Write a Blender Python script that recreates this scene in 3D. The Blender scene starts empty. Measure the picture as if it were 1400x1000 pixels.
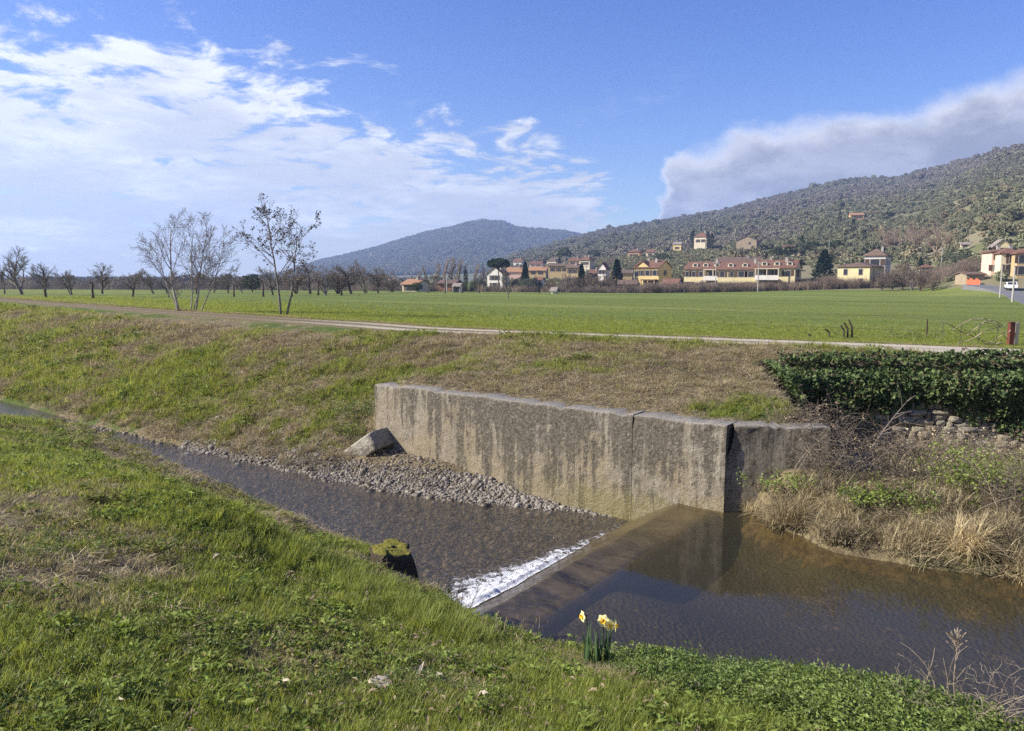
import bpy, math, random
import numpy as np
from mathutils import Vector

sc = bpy.context.scene
R = math.radians
# ------------------------------------------------------------------ camera
CAM_Z = 5.0
FPX, PX0, PY0, HORIZON = 1010.0, 700.0, 500.0, 382.0
PITCH = math.atan((PY0 - HORIZON) / FPX)
cam_d = bpy.data.cameras.new('camera')
cam = bpy.data.objects.new('camera', cam_d)
sc.collection.objects.link(cam)
cam.location = (0, 0, CAM_Z)
cam.rotation_euler = (math.pi / 2 - PITCH, 0, 0)
cam_d.sensor_width = 36.0
cam_d.lens = 36.0 * FPX / 1400.0
cam_d.clip_start = 0.05
cam_d.clip_end = 20000
sc.camera = cam
# ------------------------------------------------------------------ sun
SUN_EL = R(32)
SUN_DIR = Vector((-0.99, -0.08, 0)).normalized() * math.cos(SUN_EL) + Vector((0, 0, math.sin(SUN_EL)))
sun_d = bpy.data.lights.new('sun', 'SUN')
sun_d.energy = 4.8
sun_d.angle = R(0.55)
sun_d.color = (1.0, 0.93, 0.82)
sun = bpy.data.objects.new('sun', sun_d)
sc.collection.objects.link(sun)
sun.rotation_euler = SUN_DIR.to_track_quat('Z', 'Y').to_euler()
sun.location = (-30, -5, 40)
# ------------------------------------------------------------------ render settings
sc.view_settings.view_transform = 'Standard'
sc.view_settings.look = 'None'
sc.view_settings.exposure = 1.15
sc.view_settings.gamma = 1.0
sc.view_settings.use_curve_mapping = False
sc.render.engine = 'CYCLES'
cy = sc.cycles
cy.use_denoising = False
cy.denoiser = 'OPENIMAGEDENOISE'
cy.denoising_input_passes = 'RGB_ALBEDO_NORMAL'
cy.max_bounces = 8
cy.diffuse_bounces = 3
cy.glossy_bounces = 3
cy.transmission_bounces = 4
cy.transparent_max_bounces = 16
cy.volume_bounces = 0
cy.caustics_reflective = False
cy.caustics_refractive = False
cy.sample_clamp_indirect = 6.0


# ------------------------------------------------------------------ node helper
class S:
    """a shader socket with arithmetic"""
    def __init__(s, g, sock): s.g, s.s = g, sock
    def __add__(s, o): return s.g.m('ADD', s, o)
    def __radd__(s, o): return s.g.m('ADD', o, s)
    def __sub__(s, o): return s.g.m('SUBTRACT', s, o)
    def __rsub__(s, o): return s.g.m('SUBTRACT', o, s)
    def __mul__(s, o): return s.g.m('MULTIPLY', s, o)
    def __rmul__(s, o): return s.g.m('MULTIPLY', o, s)
    def __truediv__(s, o): return s.g.m('DIVIDE', s, o)
    def __rtruediv__(s, o): return s.g.m('DIVIDE', o, s)


class G:
    def __init__(g, nt): g.nt = nt; g.nodes = nt.nodes
    def node(g, t, **kw):
        n = g.nodes.new(t)
        for k, v in kw.items(): setattr(n, k, v)
        return n
    def put(g, sock, v):
        if isinstance(v, S): g.nt.links.new(v.s, sock)
        elif v is not None:
            if isinstance(v, tuple) and len(v) == 3 and len(getattr(sock, 'default_value', [0])) == 4: v = v + (1,)
            sock.default_value = v
    def m(g, op, *a):
        n = g.node('ShaderNodeMath', operation=op)
        for i, v in enumerate(a): g.put(n.inputs[i], v)
        return S(g, n.outputs[0])
    def vm(g, op, a, b=None, c=None):
        n = g.node('ShaderNodeVectorMath', operation=op)
        g.put(n.inputs[0], a)
        if b is not None: g.put(n.inputs[3 if op == 'SCALE' else 1], b)
        if c is not None: g.put(n.inputs[2], c)
        return S(g, n.outputs[0])
    def step(g, lo, hi, x):
        n = g.node('ShaderNodeMapRange', interpolation_type='SMOOTHSTEP')
        g.put(n.inputs[0], x); g.put(n.inputs[1], lo); g.put(n.inputs[2], hi)
        return S(g, n.outputs[0])
    def lin(g, x, lo, hi, a=0.0, b=1.0):
        n = g.node('ShaderNodeMapRange')
        g.put(n.inputs[0], x); g.put(n.inputs[1], lo); g.put(n.inputs[2], hi); g.put(n.inputs[3], a); g.put(n.inputs[4], b)
        return S(g, n.outputs[0])
    def noise(g, vec, scale, detail=4.0, rough=0.55, dist=0.0, color=False):
        n = g.node('ShaderNodeTexNoise')
        g.put(n.inputs['Vector'], vec); g.put(n.inputs['Scale'], scale)
        n.inputs['Detail'].default_value = detail; n.inputs['Roughness'].default_value = rough; n.inputs['Distortion'].default_value = dist
        return S(g, n.outputs['Color' if color else 'Fac'])
    def voro(g, vec, scale, feature='F1', out='Distance'):
        n = g.node('ShaderNodeTexVoronoi', feature=feature)
        g.put(n.inputs['Vector'], vec); g.put(n.inputs['Scale'], scale)
        return S(g, n.outputs[out])
    def mix(g, f, a, b):
        n = g.node('ShaderNodeMix', data_type='RGBA')
        g.put(n.inputs[0], f); g.put(n.inputs[6], a); g.put(n.inputs[7], b)
        return S(g, n.outputs[2])
    def mul(g, a, b):
        n = g.node('ShaderNodeMix', data_type='RGBA', blend_type='MULTIPLY')
        n.inputs[0].default_value = 1.0; g.put(n.inputs[6], a); g.put(n.inputs[7], b)
        return S(g, n.outputs[2])
    def hsv(g, col, h=0.5, s=1.0, v=1.0):
        n = g.node('ShaderNodeHueSaturation')
        g.put(n.inputs['Hue'], h); g.put(n.inputs['Saturation'], s); g.put(n.inputs['Value'], v); g.put(n.inputs['Color'], col)
        return S(g, n.outputs[0])
    def ramp(g, x, stops, interp='LINEAR'):
        n = g.node('ShaderNodeValToRGB'); cr = n.color_ramp; cr.interpolation = interp
        while len(cr.elements) > 1: cr.elements.remove(cr.elements[-1])
        for i, (p, c) in enumerate(stops):
            e = cr.elements[0] if i == 0 else cr.elements.new(p)
            e.position = p; e.color = (c, c, c, 1) if not isinstance(c, tuple) else tuple(c) + (1,)
        g.put(n.inputs[0], x)
        return S(g, n.outputs[0])
    def xyz(g, vec):
        n = g.node('ShaderNodeSeparateXYZ'); g.put(n.inputs[0], vec)
        return [S(g, o) for o in n.outputs]
    def comb(g, x, y, z):
        n = g.node('ShaderNodeCombineXYZ')
        for i, v in enumerate((x, y, z)): g.put(n.inputs[i], v)
        return S(g, n.outputs[0])
    def coord(g, out='Object'):
        return S(g, g.node('ShaderNodeTexCoord').outputs[out])
    def pos(g):
        return S(g, g.node('ShaderNodeNewGeometry').outputs['Position'])
    def attr(g, name, typ='GEOMETRY', out='Fac'):
        n = g.node('ShaderNodeAttribute', attribute_name=name, attribute_type=typ)
        return S(g, n.outputs[out])
    def bump(g, h, strength=0.5, dist=0.02, normal=None):
        n = g.node('ShaderNodeBump')
        n.inputs['Strength'].default_value = strength; n.inputs['Distance'].default_value = dist
        g.put(n.inputs['Height'], h)
        if normal is not None: g.put(n.inputs['Normal'], normal)
        return S(g, n.outputs[0])
    def principled(g, color, rough=0.8, spec=0.3, normal=None, **kw):
        n = g.node('ShaderNodeBsdfPrincipled')
        g.put(n.inputs['Base Color'], color); g.put(n.inputs['Roughness'], rough); g.put(n.inputs['Specular IOR Level'], spec)
        if normal is not None: g.put(n.inputs['Normal'], normal)
        for k, v in kw.items(): g.put(n.inputs[k], v)
        return S(g, n.outputs[0])
    def mixsh(g, f, a, b):
        n = g.node('ShaderNodeMixShader'); g.put(n.inputs[0], f); g.put(n.inputs[1], a); g.put(n.inputs[2], b)
        return S(g, n.outputs[0])
    def out(g, sh, sock='Surface', typ='ShaderNodeOutputMaterial'):
        n = g.node(typ); g.put(n.inputs[sock], sh)


MAT = {}
def material(name):
    m = bpy.data.materials.new(name); m.use_nodes = True; m.node_tree.nodes.clear(); MAT[name] = m
    return m, G(m.node_tree)


# ------------------------------------------------------------------ world: Nishita sky with cloud layers
w = bpy.data.worlds.new('World'); sc.world = w; w.use_nodes = True
w.node_tree.nodes.clear(); g = G(w.node_tree)
sky = g.node('ShaderNodeTexSky', sky_type='NISHITA')
sky.sun_disc = False
sky.sun_elevation = SUN_EL
sky.sun_rotation = math.atan2(SUN_DIR.x, SUN_DIR.y)
sky.altitude = 300; sky.air_density = 1.0; sky.dust_density = 0.35; sky.ozone_density = 2.2
skyc = g.hsv(S(g, sky.outputs[0]), 0.526, 1.32, 0.82)
d = g.coord('Generated')
dx, dy, dz = g.xyz(d)
hyp = g.m('SQRT', dx * dx + dy * dy)
q = dz / g.m('MAXIMUM', hyp, 0.001)                       # tangent of the elevation
az = g.m('ARCTAN2', dx, dy)                               # 0 ahead, + to the right
t = g.lin(az, -math.pi, math.pi)                          # 0..1 round the compass
def azt(deg): return (deg + 180) / 360
pl = g.vm('SCALE', g.comb(dx, dy, 0.0), 1.0 / (g.m('MAXIMUM', dz, 0.0) + 0.16))   # flat layer seen in perspective
warp = g.noise(pl, 1.3, 2.0, 0.5, 0.0, True)
plw = g.vm('ADD', pl, g.vm('SCALE', g.vm('SUBTRACT', warp, (0.5, 0.5, 0.5)), 0.55))
n_big = g.noise(plw, 1.7, 3.0, 0.5)
n_fine = g.noise(g.vm('ADD', plw, (7.1, 3.3, 0.0)), 6.5, 6.0, 0.60, 0.15)
n_fluff = g.noise(plw, 13.0, 5.0, 0.6)
# broken layer: thick to the left, thinning to the right, and again behind the viewer
qtop = g.ramp(t, [(0, .40), (azt(-120), .38), (azt(-60), .26), (azt(-36), .255), (azt(-22), .275), (azt(-14), .245), (azt(-9.5), .20), (azt(-4), .185), (azt(2), .18), (azt(6), .12), (azt(10), .02), (azt(60), .05), (azt(120), .30), (1, .40)])
cover = g.m('MINIMUM', (qtop - q) * 2.6, 0.22) + 0.035
fieldn = n_big * 0.62 + (n_fine - .5) * 0.95 + .31 + cover
layer = g.step(0.61, 0.80, fieldn)
layer = layer * g.step(-0.10, 0.10, qtop + n_big * 0.16 - q)
streak = g.noise(g.vm('MULTIPLY', g.comb(az, q, 0.0), (2.4, 17.0, 1.0)), 1.9, 4.0, 0.55, 0.4)
low = g.step(0.47, 0.66, streak + (0.075 - q) * 1.6) * g.ramp(t, [(0, .9), (azt(-30), .9), (azt(3), .8), (azt(8), .35), (azt(12), 0), (azt(150), .3), (1, .9)]) * g.step(0.17, 0.07, q)
thin = g.step(0.55, 0.80, g.noise(plw, 2.3, 6.0, 0.66, 0.5)) * g.step(.36, .18, q) * g.ramp(t, [(0, .5), (azt(-10), .5), (azt(8), .5), (azt(14), .1), (azt(100), .3), (1, .5)]) * 0.6
lit = g.lin(n_fine + n_fluff * 0.6 + layer * 0.20, 0.70, 1.10)
shade = g.step(0.42, 0.64, g.noise(g.vm('MULTIPLY', g.comb(az, q, 0.0), (3.0, 13.0, 1.0)), 1.5, 4.0, 0.55, 0.3) + g.step(0.26, 0.06, q) * 0.10)
c_left = g.mix(lit, (3.5, 3.75, 4.3), (5.1, 5.2, 5.35))
c_left = g.mix(shade * 0.72, c_left, (3.0, 3.15, 3.6))
col = g.mix(thin, skyc, (3.9, 4.3, 5.1))
col = g.mix(g.m('MAXIMUM', layer * 0.94, low * 0.80), col, c_left)
# bank of stratocumulus over the hill to the right
wob = g.noise(g.comb(az, q, 0.0), 11.0, 5.0, 0.6, 0.4)
tr_ = t + (wob - 0.5) * 0.022
qr = g.ramp(tr_, [(0, 0), (azt(9.4), 0), (azt(10.6), .09), (azt(12.6), .172), (azt(18), .200), (azt(26), .203), (azt(31), .211), (azt(34.7), .230), (azt(45), .26), (azt(70), .27), (azt(110), .15), (azt(140), 0), (1, 0)])
aq = g.comb(az, q, 0.0)
edge = g.noise(aq, 16.0, 6.0, 0.62, 0.3)
hgt = qr + (edge - 0.5) * 0.055 - q
bank = g.step(-0.004, 0.030, hgt)
puff = g.noise(g.vm('MULTIPLY', aq, (1.0, 2.2, 1.0)), 7.5, 6.0, 0.6, 0.5)
puff2 = g.noise(g.vm('MULTIPLY', aq, (1.0, 1.7, 1.0)), 19.0, 5.0, 0.6, 0.3)
rim = g.step(0.05, 0.004, hgt + (puff2 - 0.5) * 0.07)
leftlit = g.ramp(t, [(0, 0), (azt(10), 1), (azt(14), .85), (azt(22), .12), (azt(30), 0), (1, 0)])
belly = g.mix(g.step(0.36, 0.64, puff + (puff2 - 0.5) * 0.35), (1.8, 1.85, 2.25), (2.75, 2.8, 3.3))
cr = g.mix(g.m('MINIMUM', rim * 0.95 + leftlit * g.step(0.3, 0.66, puff2) * 0.34, 1.0), belly, (4.8, 4.8, 5.0))
col = g.mix(bank * 0.96, col, cr)
bg = g.node('ShaderNodeBackground'); g.put(bg.inputs[0], col); bg.inputs[1].default_value = 0.1
g.out(S(g, bg.outputs[0]), 'Surface', 'ShaderNodeOutputWorld')


# ------------------------------------------------------------------ mesh helpers
def mesh(name, V, F, mats=(), attrs=None, smooth=False, mi=None):
    """V (n,3); F an (m,k) int array or a list of them"""
    V = np.asarray(V, dtype=np.float32).reshape(-1, 3)
    Fs = [np.asarray(f, dtype=np.int32) for f in (F if isinstance(F, list) else [F])]
    Fs = [f for f in Fs if f.size]
    me = bpy.data.meshes.new(name)
    me.vertices.add(len(V)); me.vertices.foreach_set('co', V.ravel())
    if Fs:
        loops = np.concatenate([f.ravel() for f in Fs])
        sizes = np.concatenate([np.full(len(f), f.shape[1], np.int32) for f in Fs])
        starts = np.concatenate([[0], np.cumsum(sizes)[:-1]]).astype(np.int32)
        me.loops.add(len(loops)); me.loops.foreach_set('vertex_index', loops)
        me.polygons.add(len(sizes)); me.polygons.foreach_set('loop_start', starts)
        if mi is not None: me.polygons.foreach_set('material_index', np.asarray(mi, np.int32))
        me.update(calc_edges=True)
        me.polygons.foreach_set('use_smooth', np.full(len(sizes), smooth, bool))
    for k, v in (attrs or {}).items():
        v = np.asarray(v, np.float32)
        if v.ndim == 1: me.attributes.new(k, 'FLOAT', 'POINT').data.foreach_set('value', v)
        else: me.attributes.new(k, 'FLOAT_VECTOR', 'POINT').data.foreach_set('vector', v.ravel())
    for m in (mats if isinstance(mats, (list, tuple)) else [mats]):
        me.materials.append(MAT[m] if isinstance(m, str) else m)
    me.update()
    return me


def add(name, me=None, parent=None, loc=None, rz=None, label=None, cat=None, group=None, kind=None):
    o = bpy.data.objects.new(name, me)
    sc.collection.objects.link(o)
    if parent is not None: o.parent = parent
    if loc is not None: o.location = loc
    if rz is not None: o.rotation_euler = (0, 0, rz)
    tag(o, label, cat, group, kind)
    return o


def tag(o, label=None, cat=None, group=None, kind=None):
    for k, v in (('label', label), ('category', cat), ('group', group), ('kind', kind)):
        if v: o[k] = v


def copy_tree(o, parent=None):
    c = o.copy(); sc.collection.objects.link(c)
    if parent is not None: c.parent = parent
    for ch in o.children: copy_tree(ch, c)
    return c


class MB:
    """collects boxes, prisms and tubes into one mesh"""
    def __init__(s): s.V, s.F, s.n = [], {}, 0
    def raw(s, V, F):
        V = np.asarray(V, float).reshape(-1, 3)
        for f in F: s.F.setdefault(len(f), []).append([i + s.n for i in f])
        s.V.append(V); s.n += len(V); return s
    def box(s, x0, x1, y0, y1, z0, z1):
        V = [(x0, y0, z0), (x1, y0, z0), (x1, y1, z0), (x0, y1, z0), (x0, y0, z1), (x1, y0, z1), (x1, y1, z1), (x0, y1, z1)]
        return s.raw(V, [(0, 3, 2, 1), (4, 5, 6, 7), (0, 1, 5, 4), (1, 2, 6, 5), (2, 3, 7, 6), (3, 0, 4, 7)])
    def prism(s, poly, axis, a, b):
        """extrude a 2-d polygon along x (axis 0) or y (axis 1); poly in the other two axes, counter-clockwise seen from +axis"""
        k = len(poly); V = []
        for t in (a, b):
            for p in poly: V.append((t, p[0], p[1]) if axis == 0 else (p[0], t, p[1]))
        F = [tuple(range(k))[::-1], tuple(range(k, 2 * k))]
        F += [(i, (i + 1) % k, k + (i + 1) % k, k + i) for i in range(k)]
        if axis == 1: F = [f[::-1] for f in F]
        return s.raw(V, F)
    def tube(s, pts, rad, k=6, cap=True):
        V, F = tubes(np.asarray(pts, float)[None], np.atleast_2d(np.broadcast_to(rad, (1, len(pts)))), k)
        fl = [tuple(f) for f in F]
        if cap:
            n = len(pts); fl += [tuple(range(k))[::-1], tuple(range((n - 1) * k, n * k))]
        return s.raw(V, fl)
    def build(s, name, mat, parent=None, smooth=False, bevel=0, **kw):
        V = np.concatenate(s.V); me = mesh(name, V, [np.array(f) for f in s.F.values()], mat, smooth=smooth)
        o = add(name, me, parent, **kw)
        if bevel:
            b = o.modifiers.new('bevel', 'BEVEL'); b.width = bevel; b.segments = 2; b.limit_method = 'ANGLE'
        return o


def tubes(P, Rr, k=4):
    """P (m,n,3) polylines, Rr (m,n) radii -> V, F"""
    m, n, _ = P.shape
    T = np.gradient(P, axis=1)
    T /= np.linalg.norm(T, axis=2, keepdims=True) + 1e-9
    ref = np.where(np.abs(T[:, :1, 2:3]) > .9, np.array([1., 0, 0]), np.array([0, 0, 1.]))
    ref = np.broadcast_to(ref, T.shape)
    A = np.cross(T, ref); A /= np.linalg.norm(A, axis=2, keepdims=True) + 1e-9
    B = np.cross(T, A)
    ang = np.arange(k) * 2 * math.pi / k
    V = P[:, :, None] + Rr[:, :, None, None] * (A[:, :, None] * np.cos(ang)[None, None, :, None] + B[:, :, None] * np.sin(ang)[None, None, :, None])
    i = np.arange(m)[:, None, None] * n * k + np.arange(n - 1)[None, :, None] * k
    j = np.arange(k)[None, None]; j2 = (j + 1) % k
    F = np.stack([i + j, i + j2, i + k + j2, i + k + j], -1).reshape(-1, 4)
    return V.reshape(-1, 3), F


def join(parts):
    """parts: list of (V, F) -> V, [F...]"""
    V, Fd, n = [], {}, 0
    for v, f in parts:
        v = np.asarray(v).reshape(-1, 3)
        for ff in (f if isinstance(f, list) else [f]):
            if len(ff): Fd.setdefault(ff.shape[1], []).append(ff + n)
        V.append(v); n += len(v)
    return np.concatenate(V), [np.concatenate(x) for x in Fd.values()]


# ------------------------------------------------------------------ value noise
def _hash(ix, iy, seed):
    h = (ix.astype(np.int64) * 374761393 + iy.astype(np.int64) * 668265263 + seed * 982451653) & 0xFFFFFFFF
    h = ((h ^ (h >> 13)) * 1274126177) & 0xFFFFFFFF
    h = ((h ^ (h >> 16)) * 2246822519) & 0xFFFFFFFF
    return ((h ^ (h >> 15)) & 0xFFFFFF) / float(0xFFFFFF)


def vn(x, y, seed=0):
    x = np.asarray(x, float); y = np.asarray(y, float)
    ix, iy = np.floor(x), np.floor(y); fx, fy = x - ix, y - iy
    fx = fx * fx * (3 - 2 * fx); fy = fy * fy * (3 - 2 * fy)
    a, b, c, d_ = _hash(ix, iy, seed), _hash(ix + 1, iy, seed), _hash(ix, iy + 1, seed), _hash(ix + 1, iy + 1, seed)
    return (a * (1 - fx) + b * fx) * (1 - fy) + (c * (1 - fx) + d_ * fx) * fy


def fbm(x, y, seed=0, oct=4, gain=.5):
    s, a, t = 0, 1.0, 0
    for o in range(oct):
        s = s + a * vn(x * 2 ** o + 17.3 * o, y * 2 ** o - 9.1 * o, seed + o); t += a; a *= gain
    return s / t


def sst(a, b, x):
    t = np.clip((np.asarray(x, float) - a) / (b - a), 0, 1)
    return t * t * (3 - 2 * t)


# ------------------------------------------------------------------ coordinates: u runs downstream, v across the stream to the far bank
def uv(x, y): return -.8 * x + .6 * y, .6 * x + .8 * y
def xy(u, v): return -.8 * u + .6 * v, .6 * u + .8 * v

_c, _s = math.cos(PITCH), math.sin(PITCH)
def ray(px, py):
    a, b = (px - PX0) / FPX, (PY0 - py) / FPX
    return a, _c + b * _s, -_s + b * _c
def onz(px, py, z):
    d = ray(px, py); t = (z - CAM_Z) / d[2]
    return d[0] * t, d[1] * t
def at(px, py, Y):
    d = ray(px, py); t = Y / d[1]
    return Vector((d[0] * t, Y, CAM_Z + d[2] * t))
def hit(px, py, r0=2.0):
    """where the view line of a photo pixel meets the ground"""
    d = ray(px, py); n = math.hypot(d[0], d[1]); lo, hi = r0, 4500.0
    for k in range(3):
        r = np.geomspace(lo, hi, 260)
        z = CAM_Z + d[2] / n * r
        below = np.nonzero(z < H(d[0] / n * r, d[1] / n * r))[0]
        i = int(below[0]) if len(below) else len(r) - 1
        lo, hi = r[max(i - 1, 0)], r[i]
    x, y = d[0] / n * hi, d[1] / n * hi
    return Vector((x, y, float(H(np.array(x), np.array(y)))))
def proj(x, y, z):
    X, Y, Z = x, y, z - CAM_Z
    f = Y * _c - Z * _s; up = Y * _s + Z * _c
    return PX0 + FPX * X / f, PY0 - FPX * up / f


# ------------------------------------------------------------------ the lie of the land
WALL_V, WALL_U0, WALL_U1, WALL_TOP = 12.08, 4.5, 13.2, 2.5
W_UP, W_LOW = 1.0, 0.5
_eu = [-30, 0, .7, 1.9, 2.6, 3.2, 3.9, 5, 6, 8, 11, 14, 16, 19, 30, 60, 120]
_ev = [5.5, 5.5, 5.6, 5.4, 4.95, 4.7, 4.6, 5.1, 5.6, 5.9, 6.1, 6.35, 6.45, 6.0, 5.9, 5.9, 6.5]
_ez = [1.85, 2.07, 2.08, 1.97, 2.02, 2.05, 2.1, 2.0, 1.95, 1.95, 1.95, 2.05, 2.1, 1.85, 1.8, 1.7, 1.6]
_pu = [-60, -10, 0, 6, 12, 19, 26, 40, 55, 90, 140]
_pv = [24, 22.9, 22.3, 21.5, 20.5, 19.4, 19.7, 21.0, 22.8, 27, 33]
def path_v(u): return np.interp(u, _pu, _pv)
def _T(py):
    k = (PY0 - py) / FPX; c, s_ = math.cos(PITCH), math.sin(PITCH)
    return (k * c - s_) / (c + k * s_)
def _line(pts, tail): return [(-3000, tail[0])] + [(a, _T(b) if b > 1 else b) for a, b in pts] + [(2600, tail[1])]
# skylines read off the photograph (column, row) and turned into slopes
_sky = _line([(640, -.012), (700, 350), (745, 338), (780, 327), (830, 317), (900, 303), (985, 288), (1060, 267), (1150, 247), (1220, 241), (1300, 219), (1350, 206), (1400, 196), (1700, 165)], (-.012, .23))
_spur = _line([(960, -.03), (1050, .02), (1110, 318), (1150, 303), (1190, 294), (1280, 285), (1340, 272), (1400, 263), (1700, 235)], (-.05, .15))
_far = _line([(300, -.004), (380, .004), (440, 359), (480, 351), (520, 342), (555, 331), (600, 319), (640, 308), (660, 305), (690, 308), (702, 314), (740, 317), (780, 322), (830, 330), (900, .03), (1000, .0)], (-.005, 0))


def H(x, y):
    x = np.asarray(x, float); y = np.asarray(y, float)
    u, v = uv(x, y); r = np.hypot(x, y)
    # near bank
    ve, ze = np.interp(u, _eu, _ev), np.interp(u, _eu, _ez)
    t = np.clip(v / ve, 0, 1)
    zn = 3.38 - (3.38 - ze) * t ** 1.45 - np.minimum(v, 0) * -.01
    stp = sst(4.9, 6.3, u) * sst(11.0, 8.5, u)
    zn = zn + stp * (.22 * sst(2.2, 3.9, v) * sst(4.25, 4.05, v) - .10 * sst(4.0, 4.3, v))
    zn = zn + .10 * (fbm(u * .55, v * .55, 3, 4) - .5) + .05 * (fbm(u * 2.3, v * 2.3, 5, 3) - .5)
    bed_low = .12 + .10 * fbm(u * .8, v * .8, 11, 3)
    bed_up = .42 + .22 * fbm(u * .5, v * .5, 12, 3) + .34 * sst(2.2, 4.3, u)
    bed = np.where(u > 5.0, bed_low, bed_up)
    run = np.interp(u, [0, 4, 6, 10, 16], [.55, .6, .8, .9, .9])
    z = zn + (bed - zn) * sst(0, 1, (v - ve) / run)
    # gravel bar and far bank downstream of the wall
    ge = np.interp(u, [6.3, 7.5, 8.6, 10.8, 13, 16, 21, 31, 60, 120], [12.4, 12.0, 11.6, 10.95, 10.7, 10.45, 10.25, 10.3, 10.6, 11.4]) + .18 * (fbm(u * 1.1, v * 0 + 3, 21, 3) - .5)
    gh = np.interp(u, [6.5, 7.5, 10.7, 14], [.0, .06, .42, .5])
    gz = W_LOW + gh * sst(0, 1.1, v - ge) - .38 * sst(.0, -1.3, v - ge) + .03 * (fbm(u * 4, v * 4, 22, 2) - .5)
    pv = path_v(u)
    bl = np.clip((v - ge) / (pv - 1.3 - ge), 0, 1)
    zl = np.interp(bl, [0, .05, .2, .45, .75, 1], [.5, .78, 1.3, 2.25, 2.95, 3.2])
    zl = zl + np.minimum(0, v - ge) * .28
    rough = .16 * (fbm(u * .7, v * .7, 31, 4) - .5) + .09 * (fbm(u * 2.6, v * 2.6, 32, 3) - .5)
    zl = zl + rough * sst(0, .6, v - ge) * sst(0, .8, pv - 1 - v)
    bw = np.clip((v - 12.4) / (pv - 1.4 - 12.4), 0, 1)
    zw = 2.47 + .74 * bw ** .8 + rough * sst(0, .8, v - 12.3) * sst(0, .8, pv - 1 - v)
    front = sst(WALL_V + .25, WALL_V + .15, v)
    zwall = zw * (1 - front) + gz * front
    k = sst(12.85, 13.9, u)
    zfar = zwall * (1 - k) + np.maximum(zl, gz * sst(14.5, 13.5, u)) * k
    # low ground in front of the masonry wall, upstream
    yw = 17.75 - .12 * (x - 6.6)
    lowm = sst(-.3, .35, x - (5.15 + (y - 12.25) * .17)) * sst(-.12, .12, yw - y)
    wingfront = sst(12.82, 12.7, y) * sst(3.3, 3.6, x)
    lowm = np.maximum(np.maximum(lowm, wingfront), sst(WALL_V + .25, WALL_V + .15, v))
    me_ = np.interp(x, [3.6, 4.1, 4.35, 4.7, 5.2, 6.8, 9], [13.2, 12.5, 11.75, 11.3, 11.25, 11.6, 11.6]) + .35 * (fbm(x * 1.7, y * 1.7, 41, 3) - .5)
    zm = np.interp(v - me_, [-2.0, -.5, -.05, .12, .5, 1.3, 2.2, 4, 6.5], [.45, .6, .85, 1.12, 1.35, 1.72, 1.75, 1.35, 1.15]) + .22 * (fbm(x * 1.2, y * 1.2, 42, 4) - .5) * sst(0, .5, v - me_)
    zup = zw * (1 - lowm) + zm * lowm
    kk = np.maximum(sst(4.9, 4.45, u), sst(5.0, 5.3, x) * (u < 11))
    zfar = zfar * (1 - kk) + zup * kk
    z = np.where(v > ve + run, np.where(v > 8.6, zfar, z), z)
    b9 = sst(8.2, 9.6, v)
    z = np.where((v > 8.2) & (v < 9.6), bed * (1 - b9) + zfar * b9, z)
    # track and field
    zf = np.maximum(3.12 - .0115 * np.maximum(v - pv - 2.6, 0), 1.0) + .10 * (fbm(u * .03, v * .03, 51, 3) - .5) * sst(28, 50, v)
    onpath = sst(-1.5, -1.0, v - pv)
    ztrk = 3.2 + .06 * sst(16, 24, u) - .05 * np.exp(-((np.abs(v - pv) - .62) / .22) ** 2) + .012 * (fbm(u * 3, v * 3, 52, 3) - .5)
    zz = ztrk * (1 - sst(1.0, 2.6, v - pv)) + zf * sst(1.0, 2.6, v - pv)
    z = z * (1 - onpath) + zz * onpath
    # rise of the valley side
    ys = np.maximum(y, .3 * np.abs(x) + 1e-3)
    px = PX0 + FPX * x / ys
    re = r * (1 + .30 * sst(1240, 1370, px))
    T = np.interp(px, *zip(*_sky))
    f = np.interp(re, [165, 200, 230, 300, 400, 600, 900, 1300, 1302], [0, .05, .11, .28, .47, .68, .85, 1.0, 1.0])
    zh = CAM_Z + ys * (-.022 + f * (T + .022)) - np.maximum(re - 1300, 0) * .45
    zh = zh + (fbm(x * .012, y * .012, 61, 4) - .5) * 14 * sst(350, 700, re) * sst(-.01, .04, T)
    T2 = np.interp(px, *zip(*_spur))
    f2 = np.interp(re, [200, 260, 400, 640, 700], [0, .15, .62, 1.0, 1.0])
    z2 = CAM_Z + ys * (-.02 + f2 * (T2 + .02)) - np.maximum(re - 640, 0) * .30
    z2 = z2 + (fbm(x * .02, y * .02, 63, 3) - .5) * 5 * sst(280, 420, re)
    zh = np.maximum(zh, z2)
    T3 = np.interp(px, *zip(*_far))
    f3 = np.interp(r, [1350, 1600, 2000, 2600], [0, .22, .62, 1.0])
    z3 = 1.0 + f3 * np.maximum(CAM_Z - 1 + T3 * ys, 0) - np.maximum(r - 2600, 0) * .25
    z3 = z3 + (fbm(x * .006, y * .006, 65, 4) - .5) * 34 * sst(1500, 2000, r) * sst(.0, .05, T3)
    far_ = np.maximum(np.maximum(zh, z3), 1.0)
    a = sst(150, 200, r) * (y > 0)
    z = np.where(r > 150, np.maximum(z, far_ * a + z * (1 - a)), z)
    z = np.where(r > 200, far_, z)
    return z
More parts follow.
